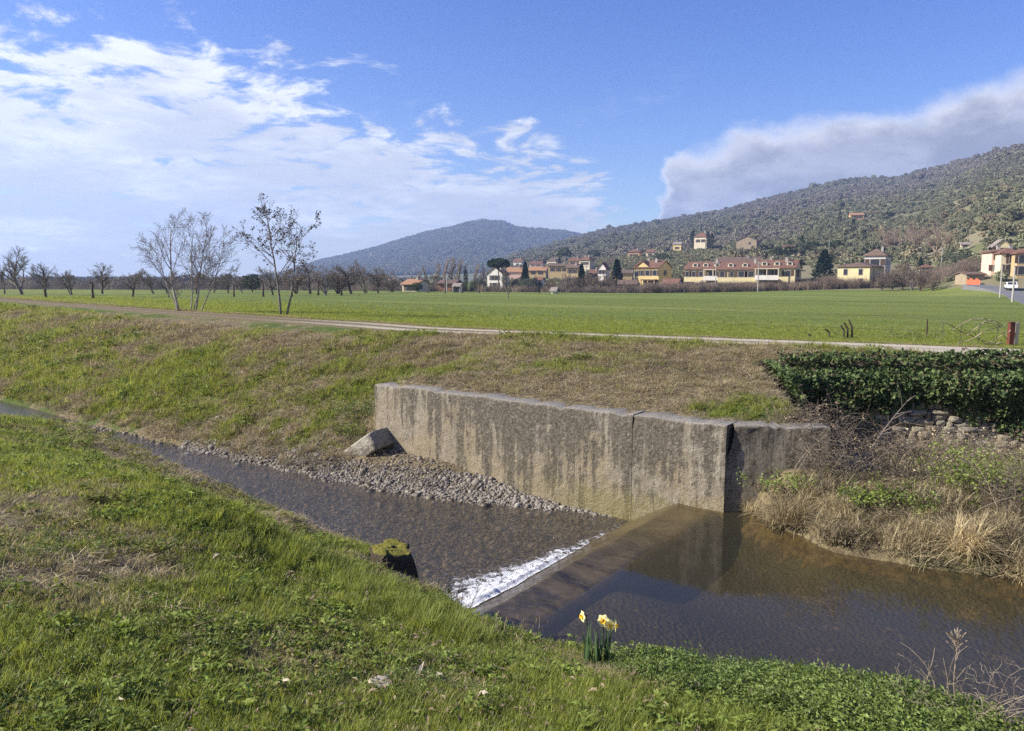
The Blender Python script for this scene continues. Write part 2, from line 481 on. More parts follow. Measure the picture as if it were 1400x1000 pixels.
# ------------------------------------------------------------------ land materials
def dryness(u, v):
    """0 lush green .. 1 dead grass and bare soil"""
    n = fbm(u * .45, v * .45, 71, 4); n2 = fbm(u * 1.7, v * 1.7, 72, 3)
    dn = .37 + (n - .5) * 1.5 + (n2 - .5) * .9
    # trodden strip where the viewer stands
    dn = dn + .22 * np.exp(-((v - 1.6) / 1.5) ** 2) * sst(1.5, 4, u) - .28 * np.exp(-((v - 3.9) / .9) ** 2)
    dn = dn + .22 * np.exp(-((u - 2.5) / 1.4) ** 2 - ((v - 2.2) / .7) ** 2)
    dn = dn + .34 * sst(1.1, .3, np.interp(u, _eu, _ev) - v) * sst(5.8, 7.5, u) * (.4 + fbm(u * .8, v * .8, 75, 2))
    # far bank: mown, brown in the middle, green low down to the left
    f = .62 + (n - .5) * 1.0 + (n2 - .5) * .8 - .26 * sst(15, 20, u) * sst(15.5, 12.5, v) + .14 * sst(14, 17, v) * sst(19.3, 18, v)
    f = f - .20 * sst(1.2, .4, path_v(u) - 1.4 - v) - .22 * sst(30, 48, u) + .24 * sst(.9, .1, v - 10.7) * sst(12.5, 13.2, u)
    f = f + .10 * sst(13, 9, u) * sst(4, 6, u) + .12 * sst(5.0, 4.2, u)
    xx_, yy_ = xy(u, v)
    f = np.maximum(f, .85 * sst(5.6, 5.0, xx_) * sst(3.0, 3.5, xx_) * sst(13.0, 12.6, yy_))
    return np.clip(np.where(v > 9, f, dn), 0, 1)


m, g = material('bank_soil')
P = g.pos(); dr = g.attr('dry')
nz = g.noise(P, 9.0, 6.0, .65); nf = g.noise(P, 55.0, 5.0, .7); nb = g.noise(P, 1.6, 4.0, .6)
soil = g.mix(g.step(.35, .7, nf), (.070, .052, .035), (.165, .128, .086))
straw = g.mix(nf, (.16, .13, .07), (.33, .275, .155))
green = g.mix(nz, (.045, .070, .016), (.105, .145, .036))
dead = g.mix(g.step(.38, .62, nz), soil, straw)
c = g.mix(g.step(.30, .66, dr + (nz - .5) * .55 + (nb - .5) * .3), green, dead)
g.out(g.principled(c, .95, .1, g.bump(nf * .6 + nz, 1.0, .05)))

m, g = material('stream_bed')
P = g.pos(); px_, py_, pz_ = g.xyz(P)
vo = g.voro(P, 17.0, 'F1', 'Color'); vd = g.voro(P, 17.0); nz = g.noise(P, 2.2, 5.0, .65); nb = g.noise(P, .55, 4.0, .6)
vs = g.xyz(vo)[0]
peb = g.mix(vs, (.045, .036, .024), (.24, .195, .135))
alg = g.mix(nz, (.032, .033, .017), (.085, .080, .036))
up = g.step(.28, .42, pz_)
c = g.mix(g.step(.40, .62, nz + up * .12), peb, alg)
c = g.hsv(c, .5, .95, .5 + nb * .9)
g.out(g.principled(c, .7, .3, g.bump(vd + nz, .8, .04)))

m, g = material('track_gravel')
P = g.pos(); dv = g.attr('across'); nz = g.noise(P, 3.0, 5.0, .65); nf = g.noise(P, 40.0, 4.0, .7)
rut = g.step(.55, .12, g.m('ABSOLUTE', g.m('ABSOLUTE', dv) - .62) + (nz - .5) * .35)
lu = g.attr('along')
paleness = g.ramp(g.lin(lu, 0, 60), [(0, .95), (.25, .85), (.40, .45), (.5, .2), (1, .1)])
pale = g.mix(nf, (.30, .26, .20), (.50, .45, .37))
mud = g.mix(nf, (.11, .082, .055), (.24, .19, .135))
stone = g.mix(g.step(.2, .75, paleness + (nz - .5) * .7), mud, pale)
verge = g.mix(nz, (.085, .080, .034), (.19, .155, .085))
c = g.mix(g.m('MINIMUM', rut + g.step(1.25, .8, g.m('ABSOLUTE', dv)) * g.lin(lu, 10, 0), 1.0), verge, stone)
g.out(g.principled(c, .95, .1, g.bump(nf + nz, .8, .03)))

m, g = material('winter_wheat')
P = g.pos()
pu = g.vm('DOT_PRODUCT', P, (-.8, .6, 0)); 
n_ = pu.s.node; pu = S(g, n_.outputs['Value'])
pv_ = g.vm('DOT_PRODUCT', P, (.6, .8, 0)); pv_ = S(g, pv_.s.node.outputs['Value'])
big = g.noise(g.comb(pu * .18, pv_, 0.0), .055, 4.0, .6); fine = g.noise(P, 2.6, 6.0, .7); tiny = g.noise(P, 22.0, 4.0, .7)
band = g.noise(g.comb(pu * .02, pv_ * .16, 0.0), 1.0, 4.0, .65)
c = g.mix(fine, (.092, .130, .025), (.160, .195, .046))
c = g.mix(g.step(.42, .68, big), c, (.19, .215, .056))
c = g.mix(g.step(.61, .66, band + (fine - .5) * .2) * .7, c, (.060, .075, .024))
c = g.mix(g.step(.66, .78, tiny) * .5, c, (.16, .14, .06))
ptch = g.noise(g.comb(pu * .35, pv_, 0.0), .16, 5.0, .65)
c = g.mix(g.step(.52, .72, ptch) * .55, c, g.mix(fine, (.085, .105, .03), (.14, .15, .05)))
line = g.step(.035, .012, g.m('ABSOLUTE', g.m('FRACT', (pv_ + (big - .5) * 6.0) / 13.0) - .5)) * g.step(.42, .55, g.noise(g.comb(pu * .03, pv_ * .2, 0.0), 1.0, 3.0, .6))
c = g.mix(line * .7, c, (.06, .055, .025))
g.out(g.principled(c, .9, .1, g.bump(fine + tiny * .4, 1.0, .12)))

m, g = material('hill_ground')
P = g.pos(); n1 = g.noise(P, .03, 5.0, .6); n2 = g.noise(P, .25, 4.0, .6)
c = g.mix(g.step(.42, .6, n1), (.125, .13, .06), (.19, .17, .105))
c = g.mix(g.step(.55, .7, n2), c, (.24, .21, .15))
c = g.mix(g.step(2.2, 1.3, g.xyz(P)[2]), c, g.mix(n1, (.09, .13, .03), (.20, .23, .06)))
g.out(g.principled(c, 1.0, .05))


# ------------------------------------------------------------------ land meshes
def axis(segs):
    out = []
    for a, b, st in segs: out += list(np.arange(a, b - 1e-6, st))
    return np.array(out + [segs[-1][1]])


gu = axis([(-40, -12, 1.4), (-12, -4, .4), (-4, 20, .12), (20, 40, .25), (40, 70, .6), (70, 150, 2)])
gv = axis([(-14, -3, .8), (-3, 0, .3), (0, 24, .12), (24, 30, .5)])
UU, VV = np.meshgrid(gu, gv, indexing='ij')
XX, YY = xy(UU, VV)
ZZ = H(XX, YY)
nu, nv = UU.shape
IDX = np.arange(nu * nv).reshape(nu, nv)
QF = np.stack([IDX[:-1, :-1], IDX[1:, :-1], IDX[1:, 1:], IDX[:-1, 1:]], -1)[:, :, ::-1]
UC, VC = (UU[:-1, :-1] + UU[1:, 1:]) / 2, (VV[:-1, :-1] + VV[1:, 1:]) / 2
XC, YC = xy(UC, VC)
near_lim = np.interp(UC, _eu, _ev) + np.interp(UC, [0, 4, 6, 10, 16], [.55, .6, .8, .9, .9])
far_lim = np.where(UC > 4.6, np.interp(UC, [4, 6.3, 7.5, 8.6, 10.8, 13, 16, 21, 31, 60, 120], [12.2, 12.2, 12.0, 11.6, 10.95, 10.7, 10.45, 10.25, 10.3, 10.6, 11.4]) - .15, np.interp(XC, [3.6, 4.0, 4.6, 5.2, 6.8, 9], [12.9, 12.2, 11.1, 11.15, 11.5, 11.5]))
pc = path_v(UC)
reg = np.where(VC < near_lim, 0, np.where(VC < far_lim, 1, np.where(VC < pc - 1.35, 2, np.where(VC < pc + 1.3, 3, 4))))
dry = dryness(UU, VV)
allV = np.stack([XX, YY, ZZ], -1).reshape(-1, 3)


def region(name, code, mat, attrs, label, cat):
    F = QF[reg == code].reshape(-1, 4)
    used = np.unique(F); remap = np.zeros(len(allV), np.int32); remap[used] = np.arange(len(used))
    me = mesh(name, allV[used], remap[F], mat, {k: a.ravel()[used] for k, a in attrs.items()}, smooth=True)
    return add(name, me, label=label, cat=cat, kind='structure')


region('near_bank', 0, 'bank_soil', {'dry': dry}, 'grassy near bank sloping down to the stream', 'ground')
region('stream_bed', 1, 'stream_bed', {}, 'brown pebbly bed under the shallow stream', 'stream bed')
region('far_bank', 2, 'bank_soil', {'dry': dry}, 'rough brown and green far embankment below the track', 'ground')
region('track', 3, 'track_gravel', {'across': VV - path_v(UU), 'along': UU}, 'pale gravel track along the top of the far embankment', 'path')
region('field_margin', 4, 'winter_wheat', {}, 'near edge of the green field beside the track', 'ground')

ang = np.radians(np.arange(-78, 78.01, .22))
rad = np.concatenate([np.geomspace(22, 200, 90), np.geomspace(203, 700, 110), np.geomspace(706, 1500, 90), np.geomspace(1512, 3300, 80), [3500]])
AA, RR = np.meshgrid(ang, rad, indexing='ij')
PX_, PY_ = RR * np.sin(AA), RR * np.cos(AA)
PZ_ = H(PX_, PY_)
pu_, pv2 = uv(PX_, PY_)
PZ_ = PZ_ - .2 * sst(31.5, 28.5, pv2) * (pu_ < 151)
PZ_[:, -1] = -40
I2 = np.arange(PX_.size).reshape(PX_.shape)
Q2 = np.stack([I2[:-1, :-1], I2[1:, :-1], I2[1:, 1:], I2[:-1, 1:]], -1)
keep = (np.minimum.reduce([pv2[:-1, :-1], pv2[1:, :-1], pv2[1:, 1:], pv2[:-1, 1:]]) > 28.4)
rc = np.broadcast_to(rad[:-1][None], keep.shape)
PV = np.stack([PX_, PY_, PZ_], -1).reshape(-1, 3)
pcol = PX0 + FPX * PX_ / PY_
slope_ = ((pcol > 1255) & (PZ_ > 1.95 + .9 * sst(1500, 1350, pcol)) & (RR > 70))[:-1, :-1]
def polar(name, lo, hi, mat, label, cat):
    inf = (rc < 199.9) & ~slope_
    sel = inf if name == 'field' else (~inf & (rc >= (0 if lo < 200 else lo)) & (rc < hi))
    F = Q2[keep & sel].reshape(-1, 4)
    used = np.unique(F); remap = np.zeros(len(PV), np.int32); remap[used] = np.arange(len(used))
    return add(name, mesh(name, PV[used], remap[F], mat, smooth=True), label=label, cat=cat, kind='structure')
polar('field', 0, 199.9, 'winter_wheat', 'wide flat field of young green wheat', 'field')
polar('hillside', 199.9, 1500, 'hill_ground', 'valley side rising behind the village', 'hill')
polar('distant_hill', 1500, 99999, 'hill_ground', 'blue distant hill on the skyline', 'hill')


# ------------------------------------------------------------------ water
def water_mat(name, tint, rip, foam=False):
    m, g = material(name)
    P = g.pos()
    pu = S(g, g.vm('DOT_PRODUCT', P, (-.8, .6, 0)).s.node.outputs['Value']); pv = S(g, g.vm('DOT_PRODUCT', P, (.6, .8, 0)).s.node.outputs['Value'])
    Q = g.comb(pu * (.55 if foam else 1.0), pv, 0.0)
    if foam:
        h = g.noise(Q, 7.0, 4.0, .6, .6) + g.noise(Q, 21.0, 3.0, .6, .3) * .45
        near = g.lin(g.m('ABSOLUTE', pu - 6.4), 0, 5.5, 1.0, .42)
        nrm = g.bump(h * near, rip, .07)
    else:
        h = g.noise(P, 3.2, 3.0, .5, .4) * .6 + g.noise(P, 17.0, 4.0, .6, .3) * .35
        nrm = g.bump(h, rip, .02)
    inc = S(g, g.node('ShaderNodeNewGeometry').outputs['Incoming'])
    cosv = g.m('ABSOLUTE', S(g, g.vm('DOT_PRODUCT', inc, nrm).s.node.outputs['Value']))
    fres = g.m('POWER', 1.0 - g.m('MINIMUM', cosv, 1.0), 5.0) * .98 + (.05 if foam else .06)
    tr = g.node('ShaderNodeBsdfTransparent'); g.put(tr.inputs[0], tint)
    gl = g.node('ShaderNodeBsdfGlossy'); gl.inputs['Roughness'].default_value = .03; g.put(gl.inputs['Normal'], nrm)
    sh = g.mixsh(fres, S(g, tr.outputs[0]), S(g, gl.outputs[0]))
    # light scattered back by fine silt in the water
    df = g.node('ShaderNodeBsdfDiffuse'); g.put(df.inputs[0], (.125, .125, .118) if foam else (.135, .125, .085))
    sh2 = g.mixsh(.20 if foam else .15, sh, S(g, df.outputs[0]))
    g.out(sh2)
water_mat('pool_water', (.66, .58, .42), .07)
water_mat('stream_water', (.72, .64, .50), 1.0, True)


def sheet(name, us, vs, zf, mat, label, kind='structure', cat='water', smooth=True):
    U, V_ = np.meshgrid(us, vs, indexing='ij'); X, Y = xy(U, V_)
    Z = zf(U, V_); i = np.arange(U.size).reshape(U.shape)
    F = np.stack([i[:-1, :-1], i[1:, :-1], i[1:, 1:], i[:-1, 1:]], -1)[:, :, ::-1].reshape(-1, 4)
    return add(name, mesh(name, np.stack([X, Y, Z], -1).reshape(-1, 3), F, mat, smooth=smooth), label=label, cat=cat, kind=kind)


sheet('pool_water', np.array(list(np.arange(-40, 0, 4)) + list(np.arange(0, 4.6, .2)) + [4.72]), np.arange(3.5, 14.6, .4), lambda U, V: W_UP + 0 * U, 'pool_water', 'still dark pool above the weir')
def low_z(U, V):
    d_ = U - 6.2
    return W_LOW + .035 * (fbm(U * 2.2, V * 3.4, 81, 3) - .5) * sst(9, 0, d_) + .05 * (fbm(U * 5, V * 5, 82, 3) - .5) * sst(1.6, 0, d_) + 0 * V
sheet('stream_water', np.concatenate([np.arange(6.0, 9, .05), np.arange(9, 20, .2), np.arange(20, 150, 2)]), np.arange(4.4, 13.0, .07), low_z, 'stream_water', 'shallow rippled stream below the weir')

# ------------------------------------------------------------------ weir
m, g = material('wet_concrete')
P = g.pos()
pu = S(g, g.vm('DOT_PRODUCT', P, (-.8, .6, 0)).s.node.outputs['Value']); pv = S(g, g.vm('DOT_PRODUCT', P, (.6, .8, 0)).s.node.outputs['Value'])
Q = g.comb(pu * .5, pv, 0.0)
n1 = g.noise(Q, 2.4, 5.0, .65, .8); n2 = g.noise(Q, 9.0, 5.0, .65, .6); n3 = g.noise(g.comb(pu * .35, pv, 0.0), 16.0, 4.0, .6, .5)
c = g.mix(g.step(.3, .68, n1), (.014, .011, .006), (.078, .058, .029))
c = g.mix(g.step(.50, .75, n2) * .5, c, (.12, .095, .052))
far = g.step(8.5, 11.5, pv)
c = g.mix(far * .5, c, g.mix(n2, (.06, .045, .018), (.15, .11, .05)))
nrm = g.bump(n2 * .7 + n1 + n3 * .25, .55, .05)
g.out(g.principled(c, .10 + n1 * .12, .45, nrm))

root = add('weir', None, loc=(0, 0, 0), label='low concrete weir with water sliding over its brown sloping apron', cat='weir')
def weir_z(U, V):
    base = np.interp(U, [4.50, 4.58, 4.75, 5.35, 6.3, 6.7], [.55, .95, 1.0, 1.008, .50, .3])
    return base + .075 * (fbm(U * 1.6, V * 1.1, 91, 5) - .5) * sst(4.6, 5.2, U) * sst(4.5, 6, V + 0 * U + 1.5)
us = np.concatenate([[4.50, 4.54, 4.58, 4.66], np.arange(4.75, 6.72, .06)]); vs = np.arange(4.2, 12.4, .1)
o = sheet('weir_apron', us, vs, weir_z, 'wet_concrete', None, kind=None, cat=None)
o.name = 'apron'; o.parent = root
# boxed body of the sill below the apron
b = MB(); p = [xy(4.5, 4.2), xy(6.72, 4.2), xy(6.72, 12.35), xy(4.5, 12.35)]
b.raw([(x, y, 0.0) for x, y in p] + [(x, y, z) for (x, y), z in zip(p, (.5, .22, .22, .5))], [(0, 1, 5, 4), (1, 2, 6, 5), (2, 3, 7, 6), (3, 0, 4, 7), (0, 3, 2, 1), (4, 5, 6, 7)])
b.build('sill', 'wet_concrete', root)

# foam where the sheet meets the lower stream
m, g = material('foam')
P = g.pos(); n1 = g.noise(P, 10.0, 6.0, .68, .7); n2 = g.noise(P, 34.0, 4.0, .7, .3)
den = g.attr('foamy')
a = g.step(.44, .74, den * .58 + (n1 - .5) * 1.45 + .20 + (n2 - .5) * .5)
df = g.node('ShaderNodeBsdfDiffuse'); g.put(df.inputs[0], (.74, .76, .78)); g.put(df.inputs['Normal'], g.bump(n1 + n2 * .6, 1.0, .06))
tr = g.node('ShaderNodeBsdfTransparent')
g.out(g.mixsh(a, S(g, tr.outputs[0]), S(g, df.outputs[0])))
us, vs = np.arange(5.98, 8.8, .03), np.arange(5.0, 12.02, .04)
U, V_ = np.meshgrid(us, vs, indexing='ij')
wid = np.interp(V_, [5, 6, 7.5, 9, 10.5, 12], [2.1, 2.0, 1.6, 1.1, .6, .16]) * (.55 + .9 * fbm(V_ * 1.6, V_ * 0, 95, 3))
den = sst(1, 0, (U - 6.22) / wid) * sst(6.0, 6.16, U + .06 * (fbm(V_ * 6, U * 6, 96, 2) - .5))
den = den ** 1.3 * np.interp(V_, [5, 8, 9, 10, 11, 12], [1.05, 1.0, .9, .62, .42, .25])
Z = low_z(U, V_) + .02 + .08 * den * fbm(U * 5, V_ * 5, 97, 3) + .06 * np.exp(-((U - 6.24) / .07) ** 2)
Z = np.maximum(Z, weir_z(U, V_) + .015)
i = np.arange(U.size).reshape(U.shape)
F = np.stack([i[:-1, :-1], i[1:, :-1], i[1:, 1:], i[:-1, 1:]], -1)[:, :, ::-1].reshape(-1, 4)
X, Y = xy(U, V_)
add('foam', mesh('foam', np.stack([X, Y, Z], -1).reshape(-1, 3), F, 'foam', {'foamy': den.ravel()}, smooth=True), label='white foaming water along the foot of the weir', cat='foam', kind='stuff')

# ------------------------------------------------------------------ concrete wall
m, g = material('old_concrete')
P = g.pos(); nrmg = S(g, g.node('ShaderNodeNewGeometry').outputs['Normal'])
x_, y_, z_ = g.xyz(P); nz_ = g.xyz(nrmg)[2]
pu = S(g, g.vm('DOT_PRODUCT', P, (-.8, .6, 0)).s.node.outputs['Value'])
n1 = g.noise(P, 1.1, 5.0, .62); n2 = g.noise(P, 6.0, 6.0, .68); n3 = g.noise(P, 38.0, 4.0, .7)
drip = g.noise(g.comb(x_ * 5.0, y_ * 5.0, z_ * .30), 1.0, 5.0, .65, .25)
spots = g.voro(P, 13.0); sp2 = g.voro(P, 27.0)
n4 = g.noise(P, 17.0, 5.0, .72, .4); n5 = g.noise(P, 2.6, 4.0, .6, .5)
c = g.mix(g.step(.3, .7, n2), (.195, .170, .13), (.335, .30, .24))
c = g.mix(g.step(.40, .62, n1 + g.lin(z_, 2.3, .8, -.10, .10) + g.lin(pu, 5, 12, -.05, .05)) * .42, c, g.mix(n4, (.22, .168, .09), (.34, .265, .145)))
zone = g.ramp(g.lin(pu, 4, 14), [(0, .50), (.05, .55), (.14, .50), (.22, .62), (.45, .66), (.62, .60), (.72, .48), (1, .34)])
sv = (drip - .5) * 1.7 + (n5 - .5) * .8 + (n2 - .5) * .8 + .03 + g.lin(z_, .8, 2.4, -.22, .16) + zone
stain = g.step(.46, .68, sv)
c = g.mix(stain * .92, c, g.mix(g.step(.35, .65, n4), (.060, .053, .042), (.165, .145, .112)))
lich = g.step(.60, .66, n4 + (n3 - .5) * .25) * g.step(.45, .58, g.noise(P, 3.3, 4.0, .6, .3))
c = g.mix(lich * .80, c, (.35, .325, .265))
dk = g.step(.60, .68, g.noise(P, 11.0, 5.0, .7, .5))
c = g.mix(dk * .5, c, (.075, .065, .05))
moss = g.step(1.30, .75, z_ + (n2 - .5) * .7) * g.step(9.5, 6.5, pu)
c = g.mix(moss * .55, c, (.185, .165, .055))
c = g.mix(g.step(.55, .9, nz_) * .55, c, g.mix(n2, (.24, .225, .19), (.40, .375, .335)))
c = g.mix(g.step(.58, .74, n3) * .35, c, (.10, .09, .075))
g.out(g.principled(c, .92, .15, g.bump(n2 * .7 + n3 * .4 + n4 * .6 + n1 * .4, 1.0, .05)))

root = add('concrete_wall', None, loc=(*xy(9, WALL_V), 0), label='weathered grey concrete retaining wall with dark drip stains beside the weir', cat='wall')
def wall_panel(name, pts_uv, thick, top, parent, seed, gap=0.0, bottom=-.2):
    """a panel with an uneven face and a worn top edge, from the first point to the second (plan, world x y)"""
    (x0, y0), (x1, y1) = pts_uv
    L = math.hypot(x1 - x0, y1 - y0); n = int(L / .10); mz = 26
    tx, ty = (x1 - x0) / L, (y1 - y0) / L; nx, ny = -ty, tx            # inward normal
    prof = []                                                          # (offset inward, z) round the section
    zs = np.linspace(bottom, top - .05, mz)
    prof += [(0.0, z) for z in zs] + [(.012, top - .018), (.05, top), (thick - .05, top), (thick, top - .05), (thick, bottom)]
    prof = np.array(prof); s = np.linspace(0, L, n + 1)
    SS, K = np.meshgrid(s, np.arange(len(prof)), indexing='ij')
    off, z = prof[K, 0], prof[K, 1]
    edge_wear = (fbm(SS * 2.4, SS * 0 + seed, seed, 4) - .5)
    topk = sst(top - .3, top, z)
    z = z + topk * (edge_wear * .06 - .05 * sst(.66, .8, fbm(SS * 4.5, SS * 0, seed + 4, 2)))
    face = (K < mz)
    off = off + face * (.022 * (fbm(SS * 1.3, z * 1.3, seed + 1, 4) - .5) + .018 * (fbm(SS * 7, z * 7, seed + 2, 3) - .5) + .04 * topk * sst(.55, .8, fbm(SS * 3.3, SS * 0 + 5, seed + 3, 3)))
    sk = SS + gap * sst(1.7, 2.5, z) * (1 - SS / L)
    X = x0 + tx * sk + nx * off; Y = y0 + ty * sk + ny * off
    i = np.arange(X.size).reshape(X.shape)
    F = np.stack([i[:-1, :-1], i[1:, :-1], i[1:, 1:], i[:-1, 1:]], -1).reshape(-1, 4)
    V = np.stack([X, Y, z], -1).reshape(-1, 3) - np.array(parent.location); n0, k0 = len(V), X.shape[1]
    V = np.concatenate([V, V[i[0]], V[i[-1]]])                        # end caps with corners of their own
    me = mesh(name, V, [F, np.array([list(range(n0, n0 + k0))[::-1]]), np.array([list(range(n0 + k0, n0 + 2 * k0))])], 'old_concrete', smooth=True)
    return add(name, me, parent)
pa, pb, pcn = xy(WALL_U1, WALL_V), xy(7.02, WALL_V), xy(7.0, WALL_V)
corner = xy(WALL_U0, WALL_V)
wall_panel('wall_panel', (pa, xy(6.278, WALL_V)), .62, WALL_TOP, root, 101)
wall_panel('wall_panel', (xy(6.268, WALL_V), corner), .62, WALL_TOP + .01, root, 131)
# angled wing beyond the corner
wend = (5.40, 12.30)
o = wall_panel('wing_wall', ((corner[0] + .012, corner[1] + .05), wend), .5, WALL_TOP + .01, root, 161, .16)

# fallen concrete block leaning at the foot of the wall
def rough_block(name, sx, sy, sz, seed, mat, n=10, jag=.05, **kw):
    V, F, idx = [], [], {}
    def vert(p):
        k_ = tuple(round(c_, 5) for c_ in p)
        if k_ not in idx: idx[k_] = len(V); V.append(k_)
        return idx[k_]
    for ax in range(3):
        for sg in (-1, 1):
            for a_ in range(n):
                for b_ in range(n):
                    qd = []
                    for (da, db) in ((0, 0), (1, 0), (1, 1), (0, 1)):
                        p = [0, 0, 0]; p[ax] = sg; p[(ax + 1) % 3] = -1 + 2 * (a_ + da) / n; p[(ax + 2) % 3] = -1 + 2 * (b_ + db) / n
                        qd.append(vert(p))
                    F.append(qd if sg > 0 else qd[::-1])
    V = np.array(V)
    rr = np.linalg.norm(V, axis=1, keepdims=True)
    V = V * (1 - .04 * np.maximum(rr - 1.25, 0) / .48)
    D = np.stack([fbm(V[:, 0] * 1.7 + k_ * 9 + V[:, 2] * 2.1, V[:, 1] * 1.7 + V[:, 2] * 1.3, seed + k_, 4) - .5 for k_ in range(3)], -1)
    V = V * np.array([sx, sy, sz]) / 2 + D * jag * 2
    return add(name, mesh(name, V, np.array(F), mat, smooth=True), **kw)
m, g = material('broken_concrete')
P = g.coord('Object'); n1 = g.noise(P, 3.0, 5.0, .65); n2 = g.noise(P, 14.0, 5.0, .7)
g.out(g.principled(g.mix(g.step(.35, .65, n1 * .6 + n2 * .4), (.17, .15, .12), (.38, .35, .29)), .95, .1, g.bump(n1 + n2 * .7, 1.0, .06)))
bx, by = onz(503, 612, .98)
o = rough_block('concrete_block', 1.35, .85, .44, 201, 'broken_concrete', jag=.02, label='tilted slab of broken concrete lying at the left end of the wall', cat='concrete block')
o.location = (bx, by, .95); o.rotation_euler = (R(4), R(-33), R(-34))
# ------------------------------------------------------------------ plant materials
def leaf_mat(name, cols, dry=None, trans=.35, rough=.55, spec=.25, tint=False, var=.35):
    """cols: dark, light; dry: colour towards which the instance tint drives"""
    m, g = material(name)
    rnd = g.attr('rnd')
    c = g.mix(rnd, cols[0], cols[1])
    if tint:
        t = g.attr('tint', 'INSTANCER')
        c = g.mix(g.step(.42, .78, t + (rnd - .5) * .5), c, g.mix(rnd, dry[0], dry[1]))
    oi = g.node('ShaderNodeObjectInfo')
    c = g.hsv(c, .5, 1.0, g.lin(S(g, oi.outputs['Random']), 0, 1, 1 - var, 1 + var))
    a = g.principled(c, rough, spec)
    tr = g.node('ShaderNodeBsdfTranslucent'); g.put(tr.inputs[0], g.hsv(c, .49, 1.1, 1.25))
    g.out(g.mixsh(trans, a, S(g, tr.outputs[0])))
leaf_mat('grass', ((.150, .190, .030), (.320, .350, .080)), ((.20, .165, .080), (.44, .36, .21)), .48, .5, .25, True)
leaf_mat('broadleaf', ((.110, .155, .028), (.220, .275, .065)), ((.12, .13, .03), (.22, .20, .06)), .35, .6, .12, True)
leaf_mat('straw', ((.19, .155, .088), (.50, .425, .26)), None, .15, .7, .15)
leaf_mat('pale_straw', ((.26, .205, .11), (.56, .47, .28)), None, .2, .7, .15)
leaf_mat('litter', ((.085, .062, .040), (.25, .195, .125)), None, .1, .8, .1)
leaf_mat('cover_leaf', ((.095, .140, .026), (.230, .285, .070)), ((.08, .13, .03), (.15, .2, .05)), .35, .45, .35, True)
leaf_mat('ivy_leaf', ((.036, .066, .028), (.200, .270, .095)), None, .15, .60, .15)
leaf_mat('daffodil_leaf', ((.045, .085, .035), (.085, .150, .060)), None, .3, .45, .35, var=.1)

def bark(name, a, b, scale=14):
    m, g = material(name); P = g.coord('Object'); n = g.noise(P, scale, 5.0, .65); n2 = g.noise(g.vm('MULTIPLY', P, (1, 1, .25)), scale * .35, 3.0, .6)
    c = g.mix(g.step(.3, .7, n * .6 + n2 * .4), a, b)
    g.out(g.principled(c, .9, .12, g.bump(n, .6, .02)))
bark('bark_pale', (.20, .175, .15), (.46, .43, .39))
bark('bark_grey', (.11, .095, .08), (.25, .22, .19))
bark('bark_brown', (.070, .053, .040), (.155, .122, .095))
bark('twig_brown', (.13, .10, .078), (.225, .18, .14))
bark('twig_pink', (.21, .155, .115), (.34, .265, .20))
bark('dead_stem', (.16, .125, .09), (.34, .28, .21))
bark('bramble_stem', (.15, .12, .085), (.30, .245, .18))


def blades(rng, m, base_r, L, W, lean, droop, flat=0.0, seg=3, clump_dir=None):
    """m grass blades: each a tapered strip bending outward. L, W: (lo, hi)"""
    az = rng.uniform(0, 2 * math.pi, m); rad = base_r * np.sqrt(rng.uniform(0, 1, m))
    a2 = rng.uniform(0, 2 * math.pi, m)
    B = np.stack([rad * np.cos(a2), rad * np.sin(a2), np.full(m, -.01)], -1)
    l = rng.uniform(*L, m); wd = rng.uniform(*W, m)
    th0 = np.clip(rng.normal(lean, lean * .5 + .05, m), .02, 1.5) ; dr_ = rng.uniform(.3, 1.0, m) * droop
    th0 = th0 * (1 - flat) + flat * rng.uniform(1.25, 1.6, m)
    out = np.stack([np.cos(az), np.sin(az), np.zeros(m)], -1); side = np.stack([-np.sin(az), np.cos(az), np.zeros(m)], -1)
    tw = rng.uniform(-.6, .6, m)
    rows = []; p = B.copy(); V = []
    for k in range(seg + 1):
        f = k / seg; w_ = wd * (1 - f ** 1.6) * (.75 + .5 * min(f * 3, 1)) * .5
        if k < seg:
            sd = side * np.cos(tw * f)[:, None] + np.array([0, 0, 1]) * np.sin(tw * f)[:, None]
            V += [p - sd * w_[:, None], p + sd * w_[:, None]]
        else: V += [p]
        th = th0 + dr_ * f
        p = p + (out * np.sin(th)[:, None] + np.array([0, 0, 1]) * np.cos(th)[:, None]) * (l / seg)[:, None]
    V = np.stack(V, 1); n = V.shape[1]
    b = np.arange(m)[:, None] * n
    q = [np.concatenate([b + 2 * k, b + 2 * k + 1, b + 2 * k + 3, b + 2 * k + 2], 1) for k in range(seg - 1)]
    t = np.concatenate([b + 2 * seg - 2, b + 2 * seg - 1, b + 2 * seg], 1)
    rnd = np.repeat(rng.uniform(0, 1, m), n)
    return V.reshape(-1, 3), [np.concatenate(q), t], rnd


